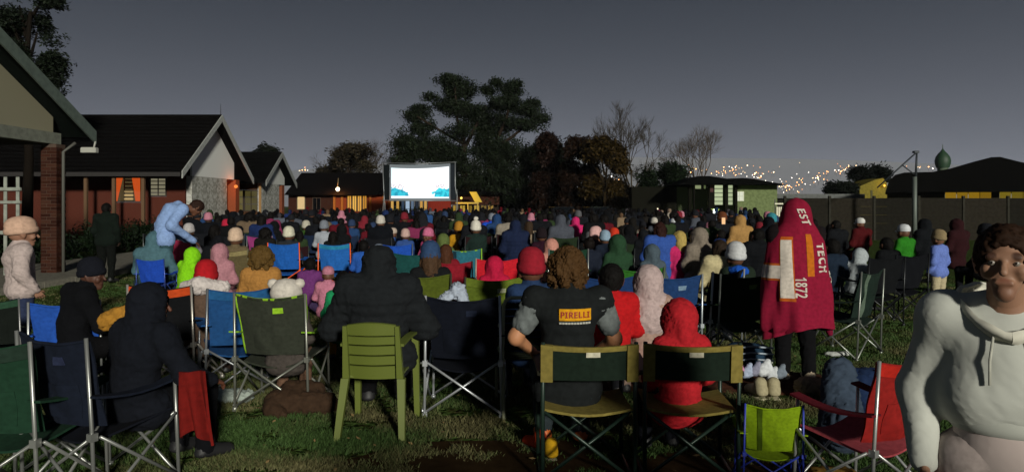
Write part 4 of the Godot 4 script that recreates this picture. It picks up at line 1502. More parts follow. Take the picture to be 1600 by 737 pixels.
func parked_car(label: String, at: Vector3, turn: float, hex: String) -> void:
	var o := thing("parked_car", label, "car", at, turn + PI / 2, "cars parked below the trees")
	var st := begin()
	prism(st, [Vector2(-2.05, 0.3), Vector2(2.05, 0.3), Vector2(2.1, 0.62), Vector2(1.95, 0.82), Vector2(1.0, 0.93), Vector2(-1.9, 0.98), Vector2(-2.1, 0.85), Vector2(-2.12, 0.5)], 0, -0.82, 0.82)
	obj("body", st, mat(hex, 0.25, 0.3), o)
	st = begin()
	hexa(st, [Vector3(-0.74, 0.94, 1.75), Vector3(0.74, 0.94, 1.75), Vector3(0.74, 0.94, -1.05), Vector3(-0.74, 0.94, -1.05), Vector3(-0.58, 1.42, 1.1), Vector3(0.58, 1.42, 1.1), Vector3(0.58, 1.42, -0.3), Vector3(-0.58, 1.42, -0.3)])
	obj("cabin_glass", st, mat("#0b0e11", 0.1), o)
	box("roof", Vector3(-0.57, 1.421, -0.28), Vector3(0.57, 1.46, 1.08), mat(hex, 0.25, 0.3), o)
	for z in [-1.3, 1.3]:
		for s in [-1.0, 1.0]:
			var w := begin()
			tube(w, [Vector3(0.66 * s, 0.31, z), Vector3(0.84 * s, 0.31, z)], 0.31, 0.31, 16)
			obj("wheel", w, mat("#0b0b0b", 0.8), o)
	for s in [-1.0, 1.0]:
		box("headlight", Vector3(0.6 * s - 0.16, 0.62, -2.115), Vector3(0.6 * s + 0.16, 0.76, -2.0), mat("#888c90", 0.15), o)
		box("tail_light", Vector3(0.6 * s - 0.14, 0.68, 2.08), Vector3(0.6 * s + 0.14, 0.84, 2.135), mat("#3a0608", 0.3), o)

# ------------------------------------------------------------------ the film screen
func screen() -> void:
	var d := 52.0
	var o := thing("film_screen", "glowing white outdoor film screen on a thin metal frame", "screen", Vector3.ZERO)
	var P := func(x: float, y: float, dz := 0.0) -> Vector3: return Vector3(bearing(x, d), level(y, d), -d + dz)
	var met := mat("#8a8e90", 0.4, 0.5)
	var st := begin()
	tube(st, [P.call(600, 330), P.call(600, 312), P.call(597.5, 254.5)], 0.035, 0.035, 6)
	obj("frame_post", st, met, o)
	st = begin()
	tube(st, [P.call(714, 330), P.call(714, 310), P.call(711, 290), P.call(711, 253)], 0.035, 0.035, 6)
	obj("frame_post", st, met, o)
	for y in [[254.5, 253.0, "top_rail"], [313, 313.5, "bottom_rail"]]:
		st = begin()
		tube(st, [P.call(597, y[0]), P.call(655, y[0] + (1.2 if y[2] == "top_rail" else 0.0)), P.call(713, y[1])], 0.03, 0.03, 6)
		obj(y[2], st, met, o)
	for x in [600.0, 714.0]:
		for s in [-1.0, 1.0]:
			st = begin()
			tube(st, [P.call(x, 332) + Vector3(0, -1.4, 1.1 * s), P.call(x, 296)], 0.02, 0.02, 5)
			obj("stay", st, met, o)
		st = begin()
		tube(st, [Vector3(bearing(x, d), 0, -d), P.call(x, 330)], 0.035, 0.035, 6)
		obj("leg", st, met, o)
	# grey surround hung on the frame, the lit cloth in front of it
	var sag := func(u: float, v: float) -> float: return (0.10 * (1.0 - pow(2.0 * u - 0.75, 2.0))) * v
	var g := []
	for i in 9:
		var row := []
		for k in 17:
			var u := k / 16.0
			var v := i / 8.0
			row.append(P.call(lerpf(608.5, 703.5, u), lerpf(314, 256, v)) - Vector3(0, sag.call(u, v) * 0.6, 0))
		g.append(row)
	put("surround", one_sheet(g, 0.02), mat("#6a737c", 0.8), o)
	g = []
	var g2 := []
	for i in 5:
		var row := []
		var row2 := []
		for k in 4:
			row.append(P.call(lerpf(703.8, 712.5, k / 3.0), lerpf(312, 256, i / 4.0), -0.02))
			row2.append(P.call(lerpf(598.8, 608.0, k / 3.0), lerpf(312, 257, i / 4.0), -0.02))
		g.append(row)
		g2.append(row2)
	put("side_drape", one_sheet(g, 0.015), mat("#20252b", 0.9), o)
	put("side_drape", one_sheet(g2, 0.015), mat("#14181a", 0.9), o)
	# the film's frame: white glare with blue-green shapes low at both sides
	var im := Image.create(256, 144, false, Image.FORMAT_RGB8)
	var n := make_noise(FastNoiseLite.TYPE_SIMPLEX, 0.03, 3, 12)
	for y in 144:
		for x in 256:
			var u := x / 255.0
			var v := y / 143.0
			var c := Color(0.97, 0.99, 1.0)
			var w := n.get_noise_2d(x, y)
			c = c.lerp(Color(0.8, 0.95, 0.97), clampf(0.9 - u * 3.0 + w * 0.6, 0, 0.5) * clampf(1.0 - v * 1.4, 0, 1))
			var l := 0.72 + 0.06 * w - (0.03 if u < 0.2 else 0.0) + clampf(u - 0.2, 0, 1) * 0.9
			if v > l and v < 0.93 and u < 0.29 + 0.03 * w: c = Color(0.16, 0.72, 0.8).lerp(Color(0.05, 0.55, 0.66), clampf(0.5 + w * 2.0, 0, 1))
			var rr := 0.7 + 0.05 * w + clampf(0.82 - u, 0, 1) * 1.2
			if v > rr and v < 0.96 and u > 0.73 + 0.04 * w: c = Color(0.2, 0.8, 0.86).lerp(Color(0.08, 0.62, 0.72), clampf(0.5 + w * 2.0, 0, 1))
			if v > 0.53 and v < 0.66 and (u < 0.22 or (u > 0.74 and u < 0.92)) and n.get_noise_2d(x * 3.2, y * 3.2 + 90.0) > 0.22: c = Color(0.72, 0.62, 0.66)
			im.set_pixel(x, y, c)
	var sm := StandardMaterial3D.new()
	sm.albedo_color = Color(0.1, 0.1, 0.1)
	sm.emission_enabled = true
	sm.emission = Color.WHITE
	sm.emission_operator = BaseMaterial3D.EMISSION_OP_MULTIPLY
	sm.emission_texture = ImageTexture.create_from_image(im)
	sm.emission_energy_multiplier = 1.25
	var a := SurfaceTool.new()
	a.begin(Mesh.PRIMITIVE_TRIANGLES)
	for k in 16:
		for i in 8:
			var q := []
			for e in [[0, 0], [1, 0], [1, 1], [0, 1]]:
				var u: float = (k + e[0]) / 16.0
				var v: float = (i + e[1]) / 8.0
				q.append([P.call(lerpf(611, 701.5, u), lerpf(309.5, 261, v), 0.03) - Vector3(0, sag.call(u, v), 0), Vector2(u, 1.0 - v)])
			for e in [0, 2, 1, 0, 3, 2]:
				a.set_uv(q[e][1])
				a.add_vertex(q[e][0])
	obj("lit_screen_cloth", a, sm, o)
	var al := AreaLight3D.new()
	al.name = "screen_light"
	al.area_size = Vector2(4.0, 2.2)
	al.position = P.call(656, 285, 0.08)
	al.rotation.y = PI
	al.light_energy = 0.25
	al.light_color = Color("#dff4ff")
	al.shadow_enabled = true
	add_child(al)

# ------------------------------------------------------------------ trees round the field
func trees() -> void:
	var d := 62.0
	var X := func(x: float) -> float: return bearing(x, d)
	var o := thing("big_tree", "tall dark flat-topped tree behind the screen with leaning trunk", "tree", Vector3(X.call(748), 0, -d))
	rng.seed = 5
	var bark := mat("#2e2620", 0.95, 0.0, true, 1.5)
	var S := d / LENS
	var T := func(x: float, y: float, dz := 0.0) -> Vector3: return Vector3((x - 748) * S, level(y, d), dz)
	var st := begin()
	tube(st, [T.call(752, 359), T.call(742, 325), T.call(730, 290), T.call(722, 258), T.call(726, 225)], 0.5, 0.26, 9)
	tube(st, [T.call(775, 359), T.call(772, 320), T.call(765, 280), T.call(768, 235)], 0.42, 0.22, 8)
	obj("trunk", st, bark, o)
	st = begin()
	for b in [[[726, 225], [715, 190], [712, 140]], [[726, 225], [690, 205], [655, 185]], [[768, 235], [790, 190], [800, 150]], [[768, 235], [800, 215], [840, 178]], [[726, 230], [745, 195], [760, 165]], [[722, 258], [680, 240], [640, 225]], [[768, 250], [800, 250], [815, 240]]]:
		tube(st, [T.call(b[0][0], b[0][1]), T.call(b[1][0], b[1][1], rng.randf_range(-1, 1)), T.call(b[2][0], b[2][1], rng.randf_range(-1.5, 1.5))], 0.2, 0.05, 6)
	obj("branches", st, bark, o)
	var lobes := []
	for l in [[705, 128, 26, 8, 200], [722, 142, 36, 12, 340], [700, 165, 30, 14, 340], [735, 172, 40, 16, 460], [800, 140, 26, 9, 240], [790, 162, 50, 12, 480], [828, 172, 28, 9, 240], [845, 184, 16, 5, 120], [700, 122, 12, 5, 90], [838, 160, 14, 5, 80], [812, 132, 14, 5, 80], [655, 170, 16, 5, 90], [680, 150, 14, 6, 90], [760, 140, 14, 5, 80], [775, 128, 10, 4, 50], [770, 190, 42, 14, 440], [745, 205, 46, 16, 460], [820, 195, 30, 10, 220], [650, 182, 22, 9, 200], [662, 200, 18, 10, 180], [640, 225, 32, 22, 560], [675, 240, 40, 28, 760], [635, 255, 28, 20, 420], [720, 245, 50, 30, 760], [780, 240, 46, 28, 760], [800, 280, 48, 32, 900], [750, 290, 50, 30, 800], [690, 275, 40, 24, 560], [830, 300, 34, 24, 420]]:
		lobes.append([T.call(l[0], l[1]), Vector3(l[2] * S, l[3] * S, l[2] * S * 0.8), int(l[4] * 1.1)])
	crown(o, lobes, 0.24, leaf_mat("#262f22"), 31)
	for t in [[868, 58.0, 208, 34, "bushy red-leaved tree right of the big dark tree", "#261610", "#2a1c18", 41], [905, 55.0, 206, 28, "dark red-brown tree beside the amber tree", "#26170e", "#2a1c18", 42], [945, 52.0, 216, 33, "rounded amber-leaved tree at the right of the red trees", "#3a2c12", "#2c2418", 43], [848, 66.0, 208, 34, "dark green tree squeezed between the big tree and the red tree", "#1c2418", "#201c18", 44]]:
		leafy(t[4], t[0], t[1], t[2], t[3], t[5], t[6], t[7], 330.0, 1.3)  # leaf colours darkened in place of light falling off with distance
	leafy("dark green bush in front of the bare trees beside the lit classroom", 1038, 50.0, 252, 36, "#1c2818", "#221c18", 51, 325.0, 0.7)
	leafy("dark bush low left of the steel mast on the right", 1312, 60.0, 284, 22, "#141a14", "#1a1612", 52, 306.0, 0.6)
	leafy("dark spreading tree left of the yellow lit wall", 1362, 66.0, 264, 26, "#141a14", "#1a1612", 53, 280.0, 0.5)
	leafy("dark bushy tree behind the smaller far classroom block", 404, 70.0, 222, 30, "#1a2018", "#1a1612", 54, 290.0, 0.6)
	leafy("brown thinly leaved tree left of the screen", 543, 82.0, 214, 44, "#3c3428", "#2c241c", 55, 280.0, 0.55)
	leafy("large dark tree above the roof of the nearest classroom block", 40, 27.0, -70, 56, "#20281e", "#1a1612", 56, 150.0, 1.0)
	for q in [[590, 338, 296], [760, 336, 300], [815, 338, 296], [880, 336, 298], [960, 338, 300], [1010, 336, 296]]:
		leafy("low dark shrub at the far end of the field, " + ["left of the screen", "right of the shelter", "under the big dark tree", "under the red-leaved tree", "under the amber tree", "below the bare winter tree"][[590, 760, 815, 880, 960, 1010].find(q[0])], q[0], 74.0, q[2], 46, "#10150e", "#14110e", 60 + int(q[0]), q[1], 0.7)
	bare_tree("bare_tree", "bare winter tree with fine grey twigs beside the amber tree", ground_at(985, 66.0), 9.3, 5, 0.46, 3, "#453f36")
	bare_tree("bare_tree", "small pale bare tree farthest right, above the lit classroom's roof", ground_at(1088, 84.0), 9.6, 5, 0.55, 8, "#5a5044")
	bare_tree("bare_tree", "bare twiggy tree standing behind the thinly leaved tree left of the screen", ground_at(560, 90.0), 9.6, 5, 0.7, 14, "#453c32")
	bare_tree("bare_tree", "low bare tree between the two bare trees on the right", ground_at(1024, 78.0), 6.6, 4, 0.7, 21, "#3a342c")

func leafy(label: String, x: float, d: float, y_top: float, half: float, leaf: String, bark: String, sd: int, y_low := 315.0, dense := 1.0) -> void:
	rng.seed = sd
	var S := d / LENS
	var top := level(y_top, d)
	var low := maxf(level(y_low, d), 0.6)
	var o := thing("leafy_tree", label, "tree", ground_at(x, d), 0.0, "trees round the field")
	var st := begin()
	tube(st, [Vector3.ZERO, Vector3(0.1, low * 0.6, 0), Vector3(0, lerpf(low, top, 0.25), 0), Vector3(0.15, lerpf(low, top, 0.6), 0)], (top - low) * 0.04, (top - low) * 0.012, 8)
	for k in 6:
		var a := k * 1.1 + sd
		tube(st, [Vector3(0, lerpf(low, top, 0.1 + 0.08 * k), 0), Vector3(cos(a) * half * S * 0.6, lerpf(low, top, 0.35 + 0.08 * k), sin(a) * half * S * 0.6)], (top - low) * 0.018, 0.03, 5)
	obj("trunk", st, mat(bark, 0.95, 0.0, true, 1.5), o)
	var lobes := []
	for k in 15:
		var v := rng.randf_range(0.08, 0.9)
		var w := sqrt(1.0 - pow(v * 1.5 - 0.6, 2.0)) if absf(v * 1.5 - 0.6) < 1.0 else 0.3
		var a := rng.randf_range(0, TAU)
		var q := half * S * w * 0.68
		lobes.append([Vector3(cos(a) * q, lerpf(low, top, v), sin(a) * q), Vector3(half * S * rng.randf_range(0.28, 0.46), (top - low) * rng.randf_range(0.09, 0.16), half * S * 0.4), int(120 * dense)])
	crown(o, lobes, clampf(d * 0.0052, 0.12, 0.36), leaf_mat(leaf), sd)

# ------------------------------------------------------------------ lit classroom, boundary wall, hall roof, dome and mast on the right
func right_side() -> void:
	var d := 45.0
	var z := -d
	var X := func(x: float) -> float: return bearing(x, d)
	var o := thing("lit_classroom", "pale green-lit classroom with low dark roof and tall lit windows between dark columns", "building", Vector3.ZERO)
	var green := mat("#6f7c54", 0.85, 0.0, true, 0.6)  # tint of the greenish lamp light put into the wall colour
	var dark := mat("#14140f", 0.85)
	box("wall", Vector3(X.call(1147), 0, z - 4.0), Vector3(X.call(1215), 2.8, z), green, o)
	box("wall", Vector3(X.call(1000), 0, z - 4.0), Vector3(X.call(1075), 2.78, z - 3.0), dark, o)
	box("wall", Vector3(X.call(1075), 0, z - 0.2), Vector3(X.call(1146.8), 0.9, z - 0.02), dark, o)
	box("back_wall", Vector3(X.call(1076), 0, z - 4.0), Vector3(X.call(1146.5), 2.78, z - 3.6), mat("#6d7a58", 0.9), o)
	var roof := begin()
	var prof := [[1058, 292], [1075, 281], [1092, 275], [1108, 275], [1135, 279], [1160, 278], [1178, 279.5], [1202, 284], [1226, 290]]
	for k in prof.size() - 1:
		var a: Array = prof[k]
		var b: Array = prof[k + 1]
		hexa(roof, [Vector3(X.call(a[0]), 2.81, z + 1.0), Vector3(X.call(b[0]), 2.81, z + 1.0), Vector3(X.call(b[0]), 2.81, z - 4.6), Vector3(X.call(a[0]), 2.81, z - 4.6),
			Vector3(X.call(a[0]), maxf(2.85, level(a[1], d)), z + 0.2), Vector3(X.call(b[0]), maxf(2.85, level(b[1], d)), z + 0.2), Vector3(X.call(b[0]), maxf(2.85, level(b[1], d)), z - 3.6), Vector3(X.call(a[0]), maxf(2.85, level(a[1], d)), z - 3.6)])
	obj("roof", roof, mat("#0d0e0d", 0.9, 0.0, true, 0.6), o)
	for c in [[1075, 5], [1083, 2], [1106, 9], [1131.5, 5], [1147, 4]]: box("column", Vector3(X.call(c[0]), 0, z + 0.03), Vector3(X.call(c[0] + c[1]), 2.8, z + 0.25), dark, o)
	for p in [[1116, 15.5, 321, 288, 1, 5, "#b8c49a", 0.95], [1136.5, 10.5, 321, 288, 1, 5, "#aebb92", 0.9], [1077.5, 5, 296, 288, 1, 1, "#9aa878", 0.6], [1085.5, 12, 296, 288, 1, 1, "#a4b082", 0.6], [1099, 6, 296, 288, 1, 1, "#7a8a5a", 0.4], [1105, 10, 322, 313, 1, 1, "#8a985a", 0.45]]:
		window(o, Vector3(X.call(p[0]), level(p[2], d), z - 0.1), p[1] / LENS * d, level(p[3], d) - level(p[2], d), 0.0, Vector2i(p[4], p[5]), dark, glow(p[6], p[7]))
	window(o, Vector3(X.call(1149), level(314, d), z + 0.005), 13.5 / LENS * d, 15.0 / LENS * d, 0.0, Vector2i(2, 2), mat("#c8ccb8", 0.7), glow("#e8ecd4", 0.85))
	box("sign_board", Vector3(X.call(1108), level(300, d), z + 0.26), Vector3(X.call(1113), level(281.5, d), z + 0.3), mat("#3a1416", 0.8), o)
	var bulb := begin()
	lathe(bulb, [Vector2(0, -0.16), Vector2(0.12, -0.1), Vector2(0.15, 0), Vector2(0.12, 0.1), Vector2(0, 0.16)], 12, Vector3(bearing(1118, 43.0), level(330, 43.0), -43.0))
	var lb := obj("flood_lamp", bulb, glow("#f4fff0", 4.0), self)
	tag(lb, "bright white lamp low in front of the lit classroom windows", "lamp")
	omni("flood_light", Vector3(bearing(1118, 43.0), level(330, 43.0), -43.0), "#d8ff9a", 0.5, 0.15)
	box("lamp_box", Vector3(bearing(1108, 43.4), 0, -43.5), Vector3(bearing(1124, 43.4), level(326, 43.4), -43.35), mat("#6f7d2c", 0.8), lb)
	for q in [[1028, 326, 40.0], [1062, 331, 40.0], [1067, 331, 40.0]]:
		var sl := begin()
		lathe(sl, [Vector2(0, -0.05), Vector2(0.05, 0), Vector2(0, 0.05)], 8)
		tube(sl, [Vector3(0, -0.05, 0), Vector3(0, -level(q[1], q[2]), 0)], 0.012, 0.012, 5)
		tag(obj("garden_lamp", sl, glow("#fff0c8", 1.5), self, Vector3(bearing(q[0], q[2]), level(q[1], q[2]), -q[2])), ["small white path lamp left of the lit classroom", "left one of two small path lamps below the lit classroom", "right one of two small path lamps below the lit classroom"][int(q[0] > 1030) + int(q[0] > 1065)], "lamp", "path lamps before the lit classroom")
	# white slatted gate in lamp light
	var gt := thing("slatted_gate", "small white slatted gate lit beside the standing girl's hood", "gate", Vector3.ZERO)
	var gd := 40.0
	for k in 8: box("slat", Vector3(bearing(1214 + k * 3.1, gd), 0.95, -gd - 0.05), Vector3(bearing(1216 + k * 3.1, gd), level(323, gd), -gd), mat("#d8d4bc", 0.6), gt)
	for y in [0.98, 1.62]: box("rail", Vector3(bearing(1212, gd), y, -gd - 0.1), Vector3(bearing(1240, gd), y + 0.07, -gd - 0.052), mat("#d8d4bc", 0.6), gt)
	for x in [1212, 1239]: box("post", Vector3(bearing(x, gd), 0, -gd - 0.14), Vector3(bearing(x + 1.6, gd), 1.9, -gd - 0.101), mat("#55564c", 0.8), gt)
	# long low building with a pale roof edge behind the wall
	var sh := thing("storage_shed", "long low shed with pale grey roof edge behind the dark wall", "shed", Vector3.ZERO)
	box("wall", Vector3(bearing(1212, 52), 0, -57), Vector3(bearing(1345, 52), 2.05, -52), mat("#26251f", 0.9, 0.0, true, 0.6), sh)
	box("roof", Vector3(bearing(1208, 52), 2.06, -57.4), Vector3(bearing(1348, 52), level(303, 52), -51.6), mat("#5a5d5c", 0.8, 0.0, true, 0.5), sh)
	# boundary wall of concrete panels between posts
	var w := thing("boundary_wall", "long dark concrete panel wall along the right side of the field", "wall", Vector3.ZERO)
	var wd := 33.0
	var x0 := bearing(1226, wd)
	var pm := [mat("#26241f", 0.95, 0.0, true, 0.7), mat("#201f1b", 0.95, 0.0, true, 0.7), mat("#2b2822", 0.95, 0.0, true, 0.7)]
	for k in 9:
		var a := x0 + k * 2.02
		for r in 5: box("panel", Vector3(a + 0.11, r * 0.38, -wd - 0.1 - 0.005 * (r % 2)), Vector3(a + 2.01, r * 0.38 + 0.375, -wd - 0.05 - 0.005 * (r % 2)), pm[(k * 5 + r * 3) % 3], w)
		box("post", Vector3(a, 0, -wd - 0.12), Vector3(a + 0.1, 2.0, -wd), mat("#34332d", 0.95, 0.0, true, 0.7), w)
	# hall with a wide dark hipped roof
	var h := thing("hipped_hall", "wide hall with dark hipped roof and yellow lit panels below the eaves", "building", Vector3.ZERO)
	var hd := 42.0
	h.position = Vector3(bearing(1385, hd), 0, -hd)
	h.rotation.y = -0.47
	var along := func(x: float) -> float:   # metres along the front from its left corner
		var q := (x - 800.0) / LENS
		return (hd * q - bearing(1385, hd)) / (cos(0.47) + sin(0.47) * q)
	var high := func(x: float, y: float) -> float: return level(y, hd - sin(0.47) * along.call(x))
	var e0: float = high.call(1500, 297)
	var rr := begin()
	var pts := [[1385, 297], [1390, 282], [1400, 272], [1415, 268], [1460, 267], [1490, 261], [1530, 249], [1560, 241], [1575, 240.5], [1600, 248], [1690, 272], [1720, 290]]
	for k in pts.size() - 1:
		var a: Array = pts[k]
		var b: Array = pts[k + 1]
		var xa: float = along.call(a[0])
		var xb: float = along.call(b[0])
		var ya: float = maxf(e0 + 0.02, high.call(a[0], a[1]))
		var yb: float = maxf(e0 + 0.02, high.call(b[0], b[1]))
		var ia := minf(4.3, (ya - e0) * 1.6 + 0.01)
		var ib := minf(4.3, (yb - e0) * 1.6 + 0.01)
		hexa(rr, [Vector3(xa, e0 - 0.1, 0.5), Vector3(xb, e0 - 0.1, 0.5), Vector3(xb, e0 - 0.1, -9), Vector3(xa, e0 - 0.1, -9), Vector3(xa, ya, 0.5 - ia), Vector3(xb, yb, 0.5 - ib), Vector3(xb, yb, ib - 9), Vector3(xa, ya, ia - 9)])
	obj("roof", rr, mat("#0e0e0d", 0.9, 0.0, true, 0.5), h)
	var hw := mat("#2c2a20", 0.9, 0.0, true, 0.6)
	box("wall", Vector3(along.call(1388), 0, -8), Vector3(along.call(1720), 1.5, -0.3), hw, h)
	for q in [[1388, 1478], [1552, 1564], [1640, 1720]]: box("wall", Vector3(along.call(q[0]), 1.502, -8), Vector3(along.call(q[1]), e0 - 0.11, -0.32), hw, h)
	for q in [[1478.3, 1552, "#b88e1e", 0.5], [1564.3, 1640, "#9c8626", 0.48]]:
		for k in 4: box("window_panel", Vector3(along.call(lerpf(q[0], q[1], k / 4.0)) + 0.02, 1.51, -0.5), Vector3(along.call(lerpf(q[0], q[1], (k + 1) / 4.0)) - 0.02, e0 - 0.115, -0.4), glow(q[2], q[3] * [1.0, 0.85, 0.95, 0.75][k]), h)
	# yellow lit gable wall behind, and the green dome
	var y := thing("yellow_wall_house", "small yellow lit house behind the left end of the hipped hall roof", "house", Vector3.ZERO)
	var yd := 62.0
	var yw := begin()
	prism(yw, [Vector2(bearing(1344, yd), 0), Vector2(bearing(1387, yd), 0), Vector2(bearing(1387, yd), level(287, yd)), Vector2(bearing(1381, yd), level(278, yd)), Vector2(bearing(1367, yd), level(281, yd)), Vector2(bearing(1344, yd), level(291, yd))], 2, -yd - 3.0, -yd)
	obj("wall", yw, mat("#7a6f30", 0.85, 0.0, true, 0.6), y)
	box("door", Vector3(bearing(1361, yd), 0, -yd + 0.004), Vector3(bearing(1364, yd), level(297, yd), -yd + 0.03), mat("#3c3a18", 0.8), y)
	var yl := begin()
	lathe(yl, [Vector2(0, -0.12), Vector2(0.1, 0), Vector2(0, 0.12)], 8, Vector3(bearing(1380, yd), level(290, yd), -yd + 0.3))
	obj("wall_lamp", yl, glow("#ffb040", 2.5), y)
	omni("wall_light", Vector3(bearing(1378, yd), level(289, yd), -yd + 0.5), "#ffcf3c", 0.25, 0.1)
	var m := thing("green_dome", "green onion dome with finial rising behind the dark hall roof", "dome", ground_at(1474, 120.0))
	var S := 120.0 / LENS
	m.scale = Vector3(0.95, 1.0, 0.95)
	var base := level(262, 120.0)
	var st := begin()
	lathe(st, [Vector2(8 * S, 0), Vector2(8 * S, base)], 20)
	obj("drum", st, mat("#4c5a48", 0.8), m)
	st = begin()
	lathe(st, [Vector2(9.5 * S, base), Vector2(11.5 * S, base + 6 * S), Vector2(12 * S, base + 11 * S), Vector2(10.5 * S, base + 17 * S), Vector2(7 * S, base + 22 * S), Vector2(3.2 * S, base + 26 * S), Vector2(1.2 * S, base + 29 * S), Vector2(0.0, base + 31 * S)], 24)
	obj("onion_cap", st, mat("#16351e", 0.6), m)
	st = begin()
	tube(st, [Vector3(0, base + 30 * S, 0), Vector3(0, base + 37 * S, 0)], 0.08, 0.03, 6)
	obj("finial", st, mat("#3a4a3a", 0.5), m)
	# steel mast with its stay
	var md := 30.0
	var mast := thing("steel_mast", "tall grey steel mast with a long slanting stay on the right", "mast", ground_at(1430, md))
	st = begin()
	tube(st, [Vector3.ZERO, Vector3(0, level(276, md), 0)], 0.095, 0.09, 10)
	obj("lower_pole", st, mat("#5c645e", 0.6, 0.3), mast)
	st = begin()
	tube(st, [Vector3(0.05, level(276, md), 0), Vector3(0.09, level(237, md), 0)], 0.045, 0.04, 8)
	obj("upper_pole", st, mat("#2c3238", 0.6, 0.3), mast)
	st = begin()
	tube(st, [Vector3(0.09, level(237.5, md), 0), Vector3(bearing(1377, md) - bearing(1430, md), level(293, md), -0.3)], 0.035, 0.03, 6)
	obj("stay_arm", st, mat("#2c3238", 0.6, 0.3), mast)
	st = begin()
	tube(st, [Vector3(-0.02, level(272, md), 0), Vector3(bearing(1412, md) - bearing(1430, md), level(257, md), -0.1)], 0.025, 0.025, 6)
	obj("brace", st, mat("#2c3238", 0.6, 0.3), mast)
	st = begin()
	rounded_box(st, Vector3(-0.06, level(239, md), -0.09), Vector3(0.16, level(235.5, md), 0.09), 0.02)
	obj("top_plate", st, mat("#2c3238", 0.6, 0.3), mast)

# ------------------------------------------------------------------ the nearest rows
func near_chairs_and_people() -> void:
	var A := to_screen(Vector3(0, 0, -5))
	# far left
	camp_chair("dark green camping chair cut off by the left edge, backrest empty", ground_at(42, 3.95), -0.12, "#1d3a2a", "#9a9c98", {"band": "#24352c"})
	camp_chair("black camping chair holding the person in the dark hood, at the left", ground_at(163, 4.1), -0.42, "#171d2b", "#8d8f8c", {"seat": "#10131c", "logo": "#2e3550"})
	var j := skeleton("sit")
	for k in j: if j[k] is Vector3 and k not in ["hipl", "hipr", "knl", "knr", "anl", "anr", "tol", "tor", "pelvis"]: j[k] += Vector3(0.17 * clampf((j[k].y - 0.5) * 2.0, 0, 1), -0.03, 0.02)
	j.face = Basis(Vector3.UP, -0.6)
	j.elr = Vector3(0.46, 0.74, 0.0)
	j.wrr = Vector3(0.44, 0.66, -0.22)
	var o := thing("person", "person in dark hooded jacket in the black camping chair at the left, face turned right", "person", ground_at(214, 4.25), -0.45)
	o.scale = Vector3.ONE * 0.87
	dress(o, "leftnear", j, {"style": "hooded", "coat": "#14171f", "legs": "#0d0e12", "skin": "#5a3424", "head": "short", "fine": 0.008}, 0.016)
	var cl := []
	for i in 12:
		var v := i / 11.0
		var row := []
		for k in 15:
			var u := k / 14.0
			row.append(Vector3(lerpf(-0.085, 0.085, u) * (1.0 - 0.25 * v) - 0.03 * v, 0.33 + 0.04 * sin(u * 5.0) + v * (0.36 - 0.04 * sin(u * 5.0)), 0.03 * sin(u * 13.0 + v * 2.0) * (1.1 - v) + 0.02 * sin(u * 6.0)))
		cl.append(row)
	var rb := put("red_blanket", one_sheet(cl, 0.014), cloth("#6e1713"), self, ground_at(308, 3.95))
	tag(rb, "dark red blanket hanging from the armrest of the black camping chair", "blanket")
	lump("red_bundle", "small red cloth bundle between the two leftmost camping chairs", "cloth", ground_at(103, 4.5), [bone(Vector3(0, 0.62, 0), Vector3(0.0, 0.5, 0.03), 0.05, 0.07), bone(Vector3(0, 0.5, 0.03), Vector3(0.02, 0.42, 0.0), 0.06, 0.04)], "#c02c1e", 0.012, 0.04)
	camp_chair("bright blue camping chair under the man in the black beanie at the left", ground_at(112, 6.1), 0.35, "#2450a8", "#a0a2a0", {"size": 0.9})
	j = skeleton("lean")
	j.face = Basis(Vector3.UP, -0.7)
	o = thing("person", "person in black jacket and black beanie slumped in the blue chair, facing right", "person", ground_at(118, 5.9), -0.75)
	dress(o, "slump", j, {"style": "jacket", "coat": "#0c0d11", "legs": "#0b0b0e", "skin": "#4a2c20", "head": "beanie", "hat": "#15171f"}, 0.02)
	o.scale = Vector3.ONE * 0.88
	lump("tan_cushion", "fluffy tan cushion on the lap of the person in the black beanie", "cushion", ground_at(178, 5.7) + Vector3(0, 0.58, 0), [bone(Vector3(-0.06, 0.1, 0), Vector3(0.08, 0.17, 0), 0.065, 0.055)], "#a8782e", 0.016, 0.04)
	camp_chair("small black and green camping chair at the left edge behind the dark green one", ground_at(4, 6.6), 0.2, "#161b18", "#777777", {"band": "#2c4a38", "size": 0.85})
	o = person_at("standing person in pale fleece coat and beige cap at the left edge", 32, 343, 7.6, "stand", {"style": "coat", "coat": "#b8a8a4", "legs": "#2c3550", "skin": "#8a6450", "head": "beanie", "hat": "#c9a690"}, 0.02, -0.9)
	o.scale *= Vector3(1.22, 1.0, 1.22)
	# row with the bear hat
	camp_chair("black camping chair with orange top band behind the child in the red hat", ground_at(277, 6.5), -0.05, "#121316", "#a8a49c", {"band": "#c44a20"})
	person_at("child in red hat with white brim wrapped in brown, beside the orange-topped chair", 322, 411, 6.5, "sit", {"style": "coat", "coat": "#5c4a3e", "legs": "#3a2c26", "skin": "#6a4632", "head": "beanie", "hat": "#b01c24"}, 0.02, 0.1)
	lump("white_scarf", "white fleece scarf round the neck of the child in the red hat", "scarf", ground_at(322, 6.5) + Vector3(0, 0.86, 0.02), [bone(Vector3(-0.16, 0.0, 0.02), Vector3(0, 0.03, 0.12), 0.06, 0.065), bone(Vector3(0.16, 0.0, 0.02), Vector3(0, 0.03, 0.12), 0.06, 0.065)], "#cfc6c2", 0.014, 0.03)
	camp_chair("blue camping chair with small white emblem, left of the charcoal lime-edged chair", ground_at(371, 6.3), 0.5, "#1f4a7e", "#7c7f82", {"logo": "#cfd6dc", "band": "#255a8c"})
	camp_chair("charcoal camping chair with lime green piping holding the child in the bear hat", ground_at(444, 5.9), -0.06, "#34382f", "#86887f", {"trim": "#8ab82c", "arms": "#7aa82a", "logo": "#9acc30"})
